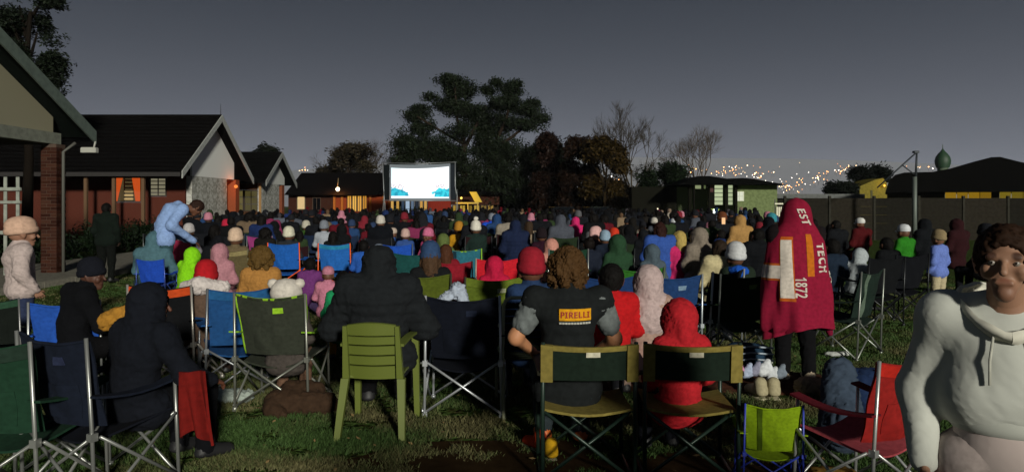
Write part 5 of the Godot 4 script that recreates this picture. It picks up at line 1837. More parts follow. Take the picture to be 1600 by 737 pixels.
	person_at("child in white hat with round bear ears in the charcoal chair with lime piping", 447, 438, 5.8, "sit", {"style": "jacket", "coat": "#4a4440", "legs": "#6a5040", "skin": "#6a4632", "head": "bear", "hat": "#cfc8be"}, 0.02)
	lump("tan_blanket", "tan blanket bunched on the grass below the charcoal lime-edged chair", "blanket", ground_at(470, 5.6), [bone(Vector3(-0.18, 0.07, 0), Vector3(0.2, 0.07, 0.0), 0.1, 0.08), bone(Vector3(-0.1, 0.14, -0.1), Vector3(0.1, 0.15, -0.1), 0.08, 0.06), bone(Vector3(-0.2, 0.05, 0.1), Vector3(-0.1, 0.03, 0.16), 0.05, 0.04)], "#3c2c20", 0.016, 0.03)
	# black hooded person in the olive plastic chair
	plastic_chair("olive green plastic garden chair holding the person in the black hood", ground_at(594, 5.25), -0.03, "#5c662a").scale = Vector3(0.9, 1.0, 1.0)
	j = skeleton("sit")
	o = thing("person", "large person in black hooded jacket seated in the olive plastic chair", "person", ground_at(592, 5.42), 0.06)
	j.elr = Vector3(0.32, 0.7, -0.02)
	j.ell = Vector3(-0.32, 0.7, -0.02)
	dress(o, "blackhood", j, {"style": "puffer_hooded", "coat": "#1d2023", "legs": "#0c0c0f", "skin": "#4a2c20", "head": "short"}, 0.016)
	o.scale = Vector3(1.08, 0.96, 1.0)
	person_at("child in green and yellow hooded top left of the black hooded person", 536, 425, 7.2, "sit", {"style": "hoodie", "coat": "#1f8a58", "legs": "#c08a18", "skin": "#4a2c1e", "head": "short"}, 0.022, 0.2)
	camp_chair("navy black camping chair standing empty right of the olive plastic chair", ground_at(728, 5.75), -0.02, "#10141f", "#c0c4c8", {"seat": "#0c0f18", "logo": "#1f2638"})
	lump("white_bag", "crumpled white carrier bag on the corner of the empty navy chair", "bag", ground_at(712, 5.95) + Vector3(0, 0.78, 0), [bone(Vector3(-0.13, 0.02, 0), Vector3(0.02, 0.12, -0.03), 0.035, 0.04), bone(Vector3(0.02, 0.12, -0.03), Vector3(0.06, 0.03, 0), 0.04, 0.04)], "#aab4c4", 0.012, 0.05)
	# red beanie and navy jacket in the pale framed chair
	lawn_chair("pale tube framed lawn chair under the person in the red beanie", ground_at(830, 5.75), 0.12)
	person_at("person in dark red beanie and navy denim jacket left of the man in the vest", 829, 393, 5.9, "sit", {"style": "jacket", "coat": "#25395c", "legs": "#1a2030", "skin": "#5a3826", "head": "beanie", "hat": "#94202e"}, 0.018, 0.12)
	# man in the quilted vest
	folding_chair("khaki and dark green folding chair holding the curly haired man in the vest", ground_at(913, 4.35), 0.02, "#80733a", "#18241c", "#1f3028")
	j = skeleton("sit")
	j.shl += Vector3(-0.03, 0, 0)
	j.shr += Vector3(0.03, 0, 0)
	j.ell = Vector3(-0.335, 0.8, 0.05)
	j.wrl = Vector3(-0.21, 0.66, -0.18)
	j.elr = Vector3(0.31, 0.78, 0.0)
	o = thing("person", "man with curly brown hair, black quilted vest and grey shirt in the left folding chair", "person", ground_at(886, 4.42), 0.0)
	o.scale = Vector3(0.93, 1.0, 1.0)
	dress(o, "vestman", j, {"style": "vest", "coat": "#1c1f20", "tee": "#6c7272", "legs": "#2c3438", "skin": "#b07a56", "head": "curly", "hair": "#4c351c", "shoes": "#b4581c", "fine": 0.009}, 0.013)
	var on_back := func(x: float, y: float, out: float) -> Vector3:
		var w := x + 0.035
		return Vector3(w, 0.955 + y, 0.068 + 0.73 * sqrt(maxf(0.0, 0.176 * 0.176 - w * w)) + 0.022 + out)
	var rows := []
	for i in 6:
		var row := []
		for k in 12: row.append(on_back.call(lerpf(-0.1, 0.1, k / 11.0), lerpf(-0.032, 0.036, i / 5.0), 0.0))
		rows.append(row)
	put("yellow_patch", one_sheet(rows, 0.004), cloth("#d89a1c"), o)
	lettering("patch_lettering", "PIRELLI", 0.036, 1.06, mat("#8a1410", 0.7), o, func(x, y, zz): return on_back.call(x, y + 0.002, 0.003 + zz * 0.3))
	rows = []
	for i in 2:
		var row := []
		for k in 12: row.append(on_back.call(lerpf(-0.088, 0.088, k / 11.0), 0.038 + 0.005 * i, 0.001))
		rows.append(row)
	for k in 11:
		var cell := []
		for i in 2:
			var row := []
			for n in 3: row.append(on_back.call(lerpf(-0.1, 0.1, (k + n * 0.42) / 11.0), -0.052 + 0.011 * i, 0.001))
			cell.append(row)
		put("white_print", one_sheet(cell, 0.002), cloth("#b8b8ae"), o)
	for q in [[0.13, "#c8401c", "red and yellow trainer, left one below the man in the vest"], [0.0, "#c89a1c", "orange and yellow trainer, right one below the man in the vest"]]:
		var sj := {"anl": Vector3(0, 0.09, 0.08), "tol": Vector3(0, 0.045, -0.1)}
		var sh := put("trainer", shoe_mesh(sj, "l", 0.016), cloth(q[1]), self, ground_at(836 if q[0] > 0.1 else 858, 4.75 if q[0] > 0.1 else 4.6) + Vector3(0, 0.005, 0))
		sh.rotation = Vector3(0, 0.5 if q[0] > 0.1 else 0.15, 0)
		sh.scale = Vector3.ONE * 0.78
		tag(sh, q[2], "shoe", "colourful trainers below the folding chair")
		var so := begin()
		rounded_box(so, Vector3(-0.045, -0.004, -0.15), Vector3(0.045, 0.012, 0.13), 0.006)
		obj("sole", so, mat("#c9c4a8", 0.7), sh)
	# child in the red hooded top in the second folding chair
	folding_chair("khaki and dark green folding chair holding the child in the red hood", ground_at(1070, 4.35), -0.06, "#80733a", "#18241c", "#1f3028")
	o = person_at("child in bright red hooded top seen through the back of the right folding chair", 1060, 470, 4.45, "sit", {"style": "hooded", "coat": "#b0222a", "legs": "#14161c", "skin": "#5a3826", "head": "short"}, 0.014, 0.02)
	person_at("boy with short dark hair and bright red top right of the man in the vest", 955, 414, 5.7, "sit", {"style": "hoodie", "coat": "#b81a1e", "legs": "#15161b", "skin": "#5c3a28", "head": "short", "hair": "#0e0c0b"}, 0.018, -0.15)
	person_at("person in pale pink headscarf and cape between the red boy and the red hood", 1012, 417, 5.8, "sit", {"style": "coat", "coat": "#a88c80", "legs": "#8a7468", "skin": "#6a4632", "head": "scarf", "hat": "#b9a4a2"}, 0.018, -0.1)
	blanket_girl()
	walking_man()
	# chairs at the right front
	camp_chair("lime green child's camping chair with blue legs, standing empty", ground_at(1200, 4.15), -0.14, "#7d9a14", "#2a3aa0", {"size": 0.55, "painted": true, "strap_or_shade": "#4a6010"})  # the dark strip stands in for a shadow down the backrest
	camp_chair("red camping chair with maroon armrests turned to the left, beside the walking man", ground_at(1346, 3.95), 0.5, "#8c1f1c", "#a8aaa8", {"size": 0.9, "band": "#b4261c", "arms": "#5c1420", "seat": "#a84850"})
	lump("grey_backpack", "grey blue backpack leaning behind the red camping chair", "backpack", ground_at(1316, 4.7), [bone(Vector3(0, 0.15, 0), Vector3(0, 0.48, -0.03), 0.17, 0.12, Vector3(0.85, 1, 0.7)), bone(Vector3(0, 0.16, 0.1), Vector3(0, 0.26, 0.1), 0.09, 0.08, Vector3(1, 1, 0.6))], "#3a4656", 0.016, 0.03)

func lump_part(parent: Node3D, called: String, bones: Array, hex: String) -> void:
	put(called, joined([net(bones, 0.01, 0.02, 0.004, 1.0)]), cloth(hex), parent)

# ------------------------------------------------------------------ the girl wrapped in a printed blanket
func blanket_girl() -> void:
	var d := 6.55
	var o := thing("person", "standing girl wrapped head to knee in a maroon blanket with white lettering", "person", ground_at(1243, d), -0.08)
	var j := skeleton("stand")
	for s in ["l", "r"]:
		j["el" + s] = j["el" + s] * Vector3(0.8, 1, 1)
		j["wr" + s] = Vector3(0.06 if s == "r" else -0.06, 1.18, -0.2)
	dress(o, "blanketgirl", j, {"style": "jacket", "coat": "#1a1416", "legs": "#0d0d10", "skin": "#6a4632", "head": "long", "shoes": "#b9a890"}, 0.02)
	o.scale = Vector3.ONE * 0.94
	# surface of the blanket: t runs round the back from -1 (left edge) to 1, h is the height
	var keys := [[0.52, 0.325, 0.24], [0.7, 0.32, 0.22], [0.95, 0.3, 0.2], [1.2, 0.275, 0.175], [1.36, 0.25, 0.15], [1.45, 0.2, 0.14], [1.52, 0.15, 0.14], [1.6, 0.135, 0.15], [1.67, 0.118, 0.14], [1.725, 0.08, 0.1], [1.755, 0.01, 0.015]]
	var surf := func(t: float, h: float, out: float) -> Vector3:
		var a := 0.3
		var b := 0.2
		for k in keys.size() - 1:
			if h >= keys[k][0]:
				var w := clampf((h - keys[k][0]) / (keys[k + 1][0] - keys[k][0]), 0, 1)
				a = lerpf(keys[k][1], keys[k + 1][1], w)
				b = lerpf(keys[k][2], keys[k + 1][2], w)
		var ang := t * 2.75
		var low := clampf((1.45 - h) / 0.9, 0.0, 1.0)
		var f := 1.0 + low * (0.075 * sin(ang * 5.0 + h * 3.0) + 0.045 * sin(ang * 11.0 - h * 5.0) + 0.02 * sin(ang * 17.0 + h * 7.0)) + 0.012 * sin(ang * 7.0 + h * 14.0)
		return Vector3(sin(ang) * (a * f + out), h, cos(ang) * (b * f + out) + 0.03)
	var g := []
	for i in 56:
		var v := i / 55.0
		var row := []
		for k in 65:
			var t := lerpf(-1.0, 1.0, k / 64.0)
			var hem := 0.50 + 0.05 * sin(t * 5.0 + 1.0) + 0.06 * t
			row.append(surf.call(t, lerpf(hem, 1.755, v), 0.0))
		g.append(row)
	put("blanket", one_sheet(g, 0.012), cloth("#8a1834"), o)
	var white := cloth("#d2c8bc")
	var orange := cloth("#b85a1e")
	# all print reads from top to bottom: words run down the cloth
	var lay := func(t0: float, h0: float) -> Callable:
		return func(x: float, y: float, zz: float) -> Vector3: return surf.call(t0 + y / 0.62, h0 - x, 0.0105 + zz * 0.4)
	lettering("blanket_lettering", "TECH", 0.085, 0.98, white, o, lay.call(0.27, 1.2))
	lettering("blanket_lettering", "1872", 0.075, 0.85, white, o, lay.call(-0.02, 0.93))
	lettering("blanket_lettering", "IA", 0.085, 0.95, white, o, lay.call(0.455, 1.02))
	lettering("blanket_lettering", "EST", 0.1, 0.8, white, o, func(x: float, y: float, zz: float): return surf.call(0.06 + y * 1.9 + x * 0.9, 1.58 - x * 0.9, 0.0105 + zz * 0.4))
	# big T lying on its side, edged in orange
	var bar := func(called: String, t0: float, t1: float, h0: float, h1: float, slant: float, out: float, m: Material) -> void:
		var r := []
		for i in 15:
			var v := i / 14.0
			var row := []
			for k in 9: row.append(surf.call(lerpf(t0, t1, k / 8.0) + slant * (v - 0.5), lerpf(h0, h1, v), out))
			r.append(row)
		put(called, one_sheet(r, 0.003), m, o)
	bar.call("letter_edge", -0.265, -0.09, 0.8, 1.395, -0.04, 0.009, orange)
	bar.call("letter_bar", -0.25, -0.105, 0.83, 1.365, -0.04, 0.012, white)
	bar.call("letter_edge", -0.6, -0.23, 0.985, 1.145, 0.0, 0.0085, orange)
	bar.call("letter_stem", -0.6, -0.225, 1.005, 1.125, 0.0, 0.0115, white)
	bar.call("orange_stripe", 0.06, 0.15, 1.03, 1.42, 0.0, 0.009, cloth("#c06a1c"))
	lump_part(o, "blanket_corner", [bone(Vector3(0.27, 0.6, 0.08), Vector3(0.3, 0.48, 0.06), 0.05, 0.025)], "#7a1634")

# ------------------------------------------------------------------ the man in the grey hooded top, walking towards the camera
func walking_man() -> void:
	var o := thing("person", "man in pale grey hooded top walking past at the right edge", "person", Vector3(1.49, 0, -2.2), PI - 0.5)
	o.scale = Vector3.ONE * 0.885
	var j := skeleton("stand")
	j.face = Basis(Vector3.UP, -0.15) * Basis(Vector3.RIGHT, 0.05)
	j.head = Vector3(0.01, 1.6, -0.09)
	for k in ["shl", "shr"]: j[k].y = 1.405
	j.neck = Vector3(0, 1.45, -0.04)
	j.chest = Vector3(0, 1.29, -0.01)
	j.elr = Vector3(0.262, 1.13, 0.05)
	j.wrr = Vector3(0.245, 0.9, -0.06)
	j.ell = Vector3(-0.28, 1.13, 0.02)
	j.wrl = Vector3(-0.27, 0.9, -0.14)
	j.knl = Vector3(-0.12, 0.5, -0.16)
	j.anl = Vector3(-0.12, 0.09, -0.2)
	j.tol = Vector3(-0.14, 0.05, -0.37)
	j.anr = Vector3(0.12, 0.16, 0.22)
	j.knr = Vector3(0.11, 0.5, 0.03)
	j.tor = Vector3(0.13, 0.05, 0.08)
	var short := j.duplicate()
	short.pelvis = Vector3(0, 1.19, 0)
	short.hipl = Vector3(-0.07, 1.15, 0)
	short.hipr = Vector3(0.07, 1.15, 0)
	var paint := []
	var dark := Color(0.12, 0.1, 0.1)
	for s in [-1.0, 1.0]:
		paint.append([on_head(j, 0.034 * s, 0.004, -0.088), 0.017, Color(1, 1, 1)])
		paint.append([on_head(j, 0.034 * s, 0.004, -0.092), 0.009, dark])
		paint.append([on_head(j, 0.036 * s, 0.03, -0.09), 0.019, Color(0.25, 0.2, 0.18)])
	paint.append([on_head(j, 0, -0.058, -0.092), 0.024, Color(0.78, 0.55, 0.52)])
	paint.append([on_head(j, 0, -0.095, -0.075), 0.05, Color(0.75, 0.68, 0.66)])
	dress(o, "walker", j, {"style": "hoodie", "amp": 0.002, "coat_pose": short, "coat": "#b4b6ae", "legs": "#b3a5a0", "skin": "#8a6650", "head": "short", "hair": "#2a1a10", "fine": 0.0055, "paint": paint, "shoes": "#55504a"}, 0.013)
	for s in [-1.0, 1.0]:
		var e := begin()
		lathe(e, [Vector2(0, -0.0115), Vector2(0.008, -0.008), Vector2(0.0115, 0), Vector2(0.008, 0.008), Vector2(0, 0.0115)], 12)
		obj("eye", e, mat("#7a7268", 0.4), o, on_head(j, 0.033 * s, 0.006, -0.0765))
		e = begin()
		lathe(e, [Vector2(0, -0.0045), Vector2(0.0045, 0), Vector2(0, 0.0045)], 10)
		obj("iris", e, mat("#140c08", 0.2), o, on_head(j, 0.033 * s, 0.006, -0.0865))
	# open hood collar, pocket, cords, belly seam
	put("shirt_tail", joined([net([bone(Vector3(0, 1.1, 0), Vector3(0, 0.84, 0), 0.152, 0.172, Vector3(1, 1, 0.8))], 0.014, 0.02, 0.0015, 0.6)]), knit("#b3a5a0"), o)
	var hem := begin()
	lathe(hem, [Vector2(0.15, 1.03), Vector2(0.166, 1.035), Vector2(0.17, 1.06), Vector2(0.166, 1.085), Vector2(0.15, 1.095)], 40, Vector3.ZERO, 20, 0.006, Vector3(1, 1, 0.78))
	obj("hem_band", hem, knit("#a4a69e"), o)
	for s in ["l", "r"]: put("cuff", joined([net([bone(j["el" + s].lerp(j["wr" + s], 0.86), j["el" + s].lerp(j["wr" + s], 1.0), 0.046, 0.041)], 0.008, 0.01)]), knit("#a4a69e"), o)
	var collar := []
	for i in 6:
		var v := i / 5.0
		var row := []
		for k in 41:
			var t := lerpf(-PI, PI, k / 40.0)
			var f := pow(0.5 - 0.5 * cos(t), 2.0)
			var low := Vector3(sin(t) * (0.122 - 0.03 * f), 1.455 - 0.1 * f, cos(t) * 0.105 - 0.012 - 0.035 * f)
			row.append(low + Vector3(sin(t) * 0.03 * sin(v * 2.4), v * (0.062 - 0.03 * f), (cos(t) * 0.03 + 0.012 * f) * sin(v * 2.4)) + Vector3(0, 0.004 * sin(t * 9.0 + v * 3.0), 0))
		collar.append(row)
	put("hood_collar", one_sheet(collar, 0.014), knit("#cfccbd"), o)
	for s in [-1.0, 1.0]: put("hood_cord", one_tube([Vector3(0.05 * s, 1.37, -0.15), Vector3(0.06 * s, 1.29, -0.16), Vector3(0.06 * s, 1.21, -0.158)], 0.0045), cloth("#b8b8ac"), o)
	
# ------------------------------------------------------------------ the middle rows, one by one
func chair_for(label: String, x: float, d: float, fabric: String, frame := "#8a8c8a", look := {}, turn := 0.0) -> Node3D:
	var at := ground_at(x, d)
	return camp_chair(label, at, to_screen(at) + turn, fabric, frame, look)

func middle_people() -> void:
	var C := 0.026
	# the bending person in the light blue shirt
	var j := skeleton("stand")
	for k in ["spine", "chest", "neck", "head", "shl", "shr", "ell", "elr", "wrl", "wrr"]:
		var v: Vector3 = j[k]
		var h := clampf((v.y - 0.95) / 0.65, 0.0, 1.0) if k not in ["ell", "elr", "wrl", "wrr"] else 0.45
		var dy := v.y - 0.95
		j[k] = Vector3(v.x, 0.95 + dy * cos(h * 0.72), v.z - absf(dy) * sin(h * 0.72))
	j.head += Vector3(0, -0.06, -0.06)
	j.face = Basis(Vector3.RIGHT, -0.9)
	j.wrl = Vector3(-0.12, 0.86, -0.42)
	j.wrr = Vector3(0.12, 0.86, -0.42)
	var o := thing("person", "person in light blue shirt bending over to the right beside the small blue chair", "person", ground_at(254, 12.4), -0.8)
	dress(o, "bending", j, {"style": "hoodie", "coat": "#8aa6d6", "legs": "#2f4a50", "skin": "#5a3826", "head": "short", "hair": "#2a1a14"}, C)
	o.scale = Vector3.ONE * (level(313, 12.4) / (j.head.y + 0.12))
	chair_for("small blue camping chair standing empty below the bending person", 245, 11.9, "#1f48b0", "#3a4a8a", {"size": 0.8})
	person_at("child in blue grey hood sitting left of the bending person's legs", 240, 362, 12.3, "ground", {"style": "hooded", "coat": "#4a6a74", "legs": "#2a3a40", "head": "short"}, C)
	person_at("dim person in dark green standing by the walkway at the left", 165, 318, 14.9, "stand", {"style": "jacket", "coat": "#0f1813", "legs": "#0c0f0d", "skin": "#3a2820", "head": "short"}, C)
	chair_for("pink camping chair holding the child in the pale grey beanie", 287, 15.1, "#b8385c", "#9a9a98")
	person_at("child in pale grey beanie in the pink camping chair", 295, 351, 15.0, "sit", {"coat": "#8c8890", "head": "beanie", "hat": "#b4b0b0"}, C)
	person_at("child in lime yellow safety jacket slouching in front of the pink chair", 290, 388, 10.8, "lean", {"coat": "#86d41c", "style": "hooded", "legs": "#55605a", "head": "short"}, C, -0.5)
	chair_for("red camping chair with the pink beanie in front of it", 342, 19.4, "#b01c2c")
	person_at("person in deep pink beanie behind the red camping chair at the left", 353, 344, 19.7, "sit", {"coat": "#2a1a22", "head": "beanie", "hat": "#b0243e"}, C)
	chair_for("beige topped dark camping chair under the pale beige beanie", 368, 11.5, "#5c5238", "#8a8468", {"band": "#8c8058"})
	person_at("person in pale beige beanie in the beige topped dark chair", 368, 359, 11.4, "sit", {"coat": "#6a5c44", "head": "beanie", "hat": "#d0b49c"}, C)
	person_at("child in dusty pink hood and cape in front of the beige topped chair", 343, 382, 9.8, "sit", {"style": "hooded", "coat": "#b07c86", "legs": "#8a626c", "head": "short"}, 0.022, 0.1)
	person_at("woman with tousled golden brown hair and camel coat", 408, 386, 8.0, "sit", {"style": "coat", "coat": "#a8783e", "legs": "#6a4a2c", "skin": "#9a6a4a", "head": "curly", "hair": "#5a4420"}, 0.02, 0.1)
	chair_for("blue camping chair with orange legs under the cream beanie", 449, 13.4, "#1f5cb0", "#e0561c", {"painted": true})
	person_at("person in cream beanie in the left orange-legged blue chair", 451, 356, 13.6, "sit", {"coat": "#2a2e34", "head": "beanie", "hat": "#d2ceb8"}, C)
	chair_for("blue camping chair with orange legs right of its twin, nobody's head above it", 526, 13.2, "#2464b4", "#e0561c", {"painted": true, "band": "#2a80a8"})
	chair_for("purple pink camping chair between the beige and the orange-legged blue chair", 412, 16.3, "#9a3c7a")
	person_at("child in pink top low below the right orange-legged chair", 512, 418, 10.3, "ground", {"coat": "#c07a90", "legs": "#4a3a60", "head": "cap", "hat": "#b87a8c"}, C)
	person_at("child in purple top between the two orange-legged chairs", 484, 404, 11.5, "ground", {"coat": "#6a3470", "legs": "#2a2030", "head": "short"}, C)
	person_at("person in grey beanie and white and grey jacket above the right orange-legged chair", 506, 346, 17.4, "sit", {"coat": "#a0a6b0", "head": "beanie", "hat": "#7a808a"}, C)
	person_at("person in green jacket and white hat left of the grey beanie", 478, 346, 18.6, "sit", {"coat": "#3a5c24", "head": "beanie", "hat": "#b8b4a4"}, C)
	person_at("child in bright blue jacket right of the right orange-legged chair", 568, 376, 12.0, "sit", {"coat": "#2a5ab0", "head": "short"}, C)
	person_at("child in blue jacket and grey blue beanie near the dark teal chair", 592, 384, 11.0, "sit", {"coat": "#3464b4", "head": "beanie", "hat": "#7a8496"}, C, -0.2)
	chair_for("tall bright blue camping chair below the pale capped child", 620, 13.0, "#2050b4", "#6a7480")
	person_at("child with pale cap behind the tall blue chair", 613, 357, 16.1, "sit", {"coat": "#3a5a94", "head": "cap", "hat": "#b8a89c"}, C, 0.5)
	person_at("child in blue with pale pink beanie behind the tall blue chair", 633, 359, 15.4, "sit", {"coat": "#33508c", "head": "beanie", "hat": "#c4a49c"}, C)
	chair_for("dark teal camping chair left of the blue beanie", 645, 10.7, "#1a4a48", "#5a6a68")
	person_at("child in pink beanie turned round behind the dark teal chair", 668, 358, 14.6, "sit", {"coat": "#b04a74", "head": "beanie", "hat": "#c46a8c"}, C, 2.4)
	chair_for("olive camping chair under the person in the blue beanie with dreadlocks", 660, 7.5, "#4f5a1c", "#4a4c40")
	person_at("person in blue beanie with dreadlocks and black coat in the olive chair", 672, 381, 7.75, "sit", {"style": "coat", "coat": "#16181a", "skin": "#5a3826", "head": "long+beanie", "hair": "#4a3626", "hat": "#31486c"}, 0.02)
	chair_for("dark red camping chair right of the blue beanie", 706, 10.0, "#8a1c2a", "#5a3a3c", {"size": 0.92})
	person_at("long haired child in dark red jacket right of the blue beanie", 696, 383, 10.1, "sit", {"coat": "#7c1a26", "head": "long", "hair": "#4a2c1c"}, C)
	chair_for("olive green camping chair standing empty behind the navy chair", 767, 7.2, "#5a6a22", "#4a4c40", {"logo": "#b8bc9c", "band": "#627226"})
	chair_for("bright red camping chair with pale frame behind the empty olive chair", 773, 9.6, "#c8202e", "#c0b8a8")
	person_at("child in deep pink hood in the bright red chair", 772, 402, 8.3, "sit", {"style": "hooded", "coat": "#b81c40", "head": "short"}, C)
	chair_for("teal striped camping chair with lime edging behind the dark red chair", 722, 11.6, "#2c6a7c", "#7aa82a", {"painted": true, "trim": "#8ab82c", "strap_or_shade": "#1c3a48"})
	person_at("person in olive green hood behind the teal striped chair", 692, 366, 12.7, "sit", {"style": "hooded", "coat": "#5c6a3a", "head": "short"}, C)
	person_at("child in mustard beanie and mustard jacket", 717, 348, 15.8, "sit", {"coat": "#b8861c", "head": "beanie", "hat": "#b07c2c"}, C)
	person_at("child in white bobble beanie and dark green jacket", 743, 343, 15.1, "sit", {"coat": "#1c2c28", "head": "pom", "hat": "#d8d4c8"}, C)
	person_at("child in royal blue jacket with grey beanie", 768, 334, 19.8, "sit", {"style": "puffer", "coat": "#1c4cc4", "head": "beanie", "hat": "#7a808c"}, C)
	person_at("large person in navy hooded puffer jacket", 805, 344, 14.2, "sit", {"style": "puffer_hooded", "coat": "#1a2440", "head": "short"}, C)
	person_at("person in beige jacket right of the navy puffer jacket", 826, 346, 18.0, "sit", {"coat": "#8a7a66", "head": "long", "hair": "#3a2c20"}, C)
	person_at("child in black beanie and dark plum jacket left of the vivid pink hood", 846, 358, 13.7, "sit", {"coat": "#2a1220", "legs": "#b03460", "head": "beanie", "hat": "#20181c"}, C)
	person_at("person in vivid pink hooded jacket above the crowd", 899, 339, 19.2, "sit", {"style": "hooded", "coat": "#cc2c6c", "head": "short"}, C)
	person_at("child in peach pink hood left of the dark green chair", 861, 374, 11.3, "sit", {"style": "hooded", "coat": "#c48a7c", "head": "short"}, C)
	chair_for("dark green camping chair above the lime hood", 880, 10.8, "#1c3c2c", "#8a8c8a", {"size": 1.05})
	person_at("child in lime green hood left of the man in the vest's hair", 884, 386, 8.1, "sit", {"style": "hooded", "coat": "#5c7a20", "head": "short"}, C)
	person_at("child in pink and white beanie turned to the right", 932, 356, 13.7, "sit", {"coat": "#3a3038", "head": "beanie", "hat": "#d4a8a4", "skin": "#9a6a4c"}, C, -1.2)
	person_at("child in pale blue beanie beside the orange red hat", 945, 362, 13.2, "sit", {"coat": "#1a2230", "head": "beanie", "hat": "#8ca4b8"}, C)
	person_at("child in orange red hat beside the pale blue beanie", 959, 358, 14.4, "sit", {"coat": "#2a1a1a", "head": "beanie", "hat": "#cc3a24"}, C)
	person_at("person with hair bun and dark navy jacket left of the green hood", 920, 372, 11.8, "sit", {"coat": "#1c2230", "head": "bun", "hair": "#120c0a"}, C)
	person_at("person in dark green hooded jacket above the bright green chair", 964, 368, 10.3, "sit", {"style": "hooded", "coat": "#27442e", "head": "short"}, C)
	chair_for("bright green camping chair below the dark green hood", 985, 8.2, "#2f6a24", "#6a7a5a")
	person_at("woman with long auburn hair in denim blue jacket", 1030, 348, 11.5, "sit", {"style": "coat", "coat": "#3454a0", "head": "long", "hair": "#2c1612"}, C)
	person_at("person in slate grey hooded jacket below the denim blue jacket", 1018, 383, 10.0, "sit", {"style": "hooded", "coat": "#4a5862", "head": "short"}, C)
	person_at("blonde child in hot pink jacket right of the denim blue jacket", 1061, 362, 11.5, "sit", {"coat": "#c42c66", "head": "long", "hair": "#b09a58"}, C)
	person_at("person in grey beige fur hood right of the hot pink jacket", 1092, 357, 11.3, "sit", {"style": "puffer_hooded", "coat": "#80766a", "head": "short"}, C)
	person_at("child in white beanie right of the auburn haired woman", 1053, 343, 19.2, "sit", {"coat": "#20242c", "head": "beanie", "hat": "#c8ccd0"}, C)
	person_at("person in tan pointed hood", 1156, 336, 15.6, "sit", {"style": "hooded", "coat": "#a8824e", "head": "short"}, C)
	person_at("person in brown beanie and dark coat left of the tan hood", 1128, 332, 16.8, "sit", {"style": "coat", "coat": "#15171c", "head": "beanie", "hat": "#6a3c24"}, C)
	person_at("person in cream jacket below the dark coat", 1126, 376, 10.8, "ground", {"style": "coat", "coat": "#c0b48c", "legs": "#8c8468", "head": "long", "hair": "#2a2018"}, C)
	person_at("child in white beanie with blue scarf above the dark green chair", 1149, 382, 8.1, "sit", {"coat": "#1f2a20", "head": "beanie", "hat": "#c8cacc"}, C)
	lump("blue_scarf", "bright blue scarf round the neck of the child in the white beanie", "scarf", ground_at(1149, 8.06) + Vector3(0, 0.86, 0.03), [bone(Vector3(-0.09, 0.0, 0.02), Vector3(0, 0.01, 0.1), 0.045, 0.05), bone(Vector3(0.09, 0.0, 0.02), Vector3(0, 0.01, 0.1), 0.045, 0.05)], "#1c54b8", 0.016, 0.03)
	chair_for("dark green camping chair of the child in the white beanie", 1143, 7.5, "#1a2818", "#6a6e68", {"logo": "#5c7a3c"})
	chair_for("blue camping chair with white emblem behind the pale headscarf", 1037, 7.4, "#1f3c6a", "#a8b0b4", {"logo": "#7a94ac"})
	chair_for("black camping chair with bent silver legs right of the blue one", 1100, 7.8, "#16181c", "#b0b4b8", {}, 0.5)
	chair_for("blue camping chair behind the boy in red", 938, 7.3, "#1c3868", "#8a929c")
	person_at("large person in black coat behind the girl in the blanket", 1184, 358, 10.3, "sit", {"style": "puffer", "coat": "#101216", "head": "short"}, C)
	person_at("person in teal beanie and dark coat left of the girl in the blanket", 1205, 334, 15.4, "sit", {"style": "coat", "coat": "#1c2a30", "head": "beanie", "hat": "#3a8a98"}, C)
	# right of the girl in the blanket
	person_at("person in white cap and dark red top near the wall", 1344, 341, 16.1, "sit", {"coat": "#4a1014", "head": "cap", "hat": "#d4d4d0"}, C)
	person_at("person in dark coat left of the white cap", 1306, 345, 15.4, "sit", {"style": "coat", "coat": "#131519", "head": "short"}, C)
	person_at("child in white hooded towel leaning over the dark chairs", 1336, 389, 10.8, "lean", {"style": "hooded", "coat": "#a8b0b4", "head": "short"}, C, -1.2)
	person_at("person in dark blue jacket just right of the girl in the blanket", 1300, 374, 10.1, "sit", {"coat": "#1c2838", "head": "short"}, C)
	person_at("child in bright green jacket and white cap", 1412, 352, 13.9, "sit", {"coat": "#2c7a20", "head": "cap", "hat": "#d0d4d8"}, C)
	person_at("person in black hooded jacket between the green jacket and the blue sweater", 1444, 342, 14.6, "sit", {"style": "puffer_hooded", "coat": "#111418", "head": "short"}, C)
	person_at("standing small boy in lilac blue sweater and cream shorts", 1468, 361, 10.8, "stand", {"style": "hoodie", "coat": "#6a80c8", "legs": "#b8ac8c", "skin": "#7a563e", "head": "beanie", "hat": "#8a7a5c"}, 0.022, 0.2)
	person_at("person in maroon hooded jacket right of the boy in the blue sweater", 1494, 342, 14.4, "sit", {"style": "hooded", "coat": "#2c1216", "head": "short"}, C)
	person_at("large dark coated person below the green jacket", 1385, 372, 11.5, "sit", {"style": "puffer", "coat": "#0f1114", "head": "short"}, C)
	person_at("person in black coat near the right edge behind the walking man", 1540, 352, 12.6, "sit", {"style": "coat", "coat": "#131417", "head": "beanie", "hat": "#1a1c22"}, C)
	chair_for("dark striped camping chair right of the girl in the blanket", 1318, 7.8, "#1c2a24", "#7a7e78", {"strap_or_shade": "#5a6a5c"}, 0.5)
	chair_for("black camping chair below the white hooded towel", 1360, 9.8, "#101215", "#26282a")
	chair_for("black camping chair below the large dark coated person", 1400, 10.4, "#0f1116", "#26282a")

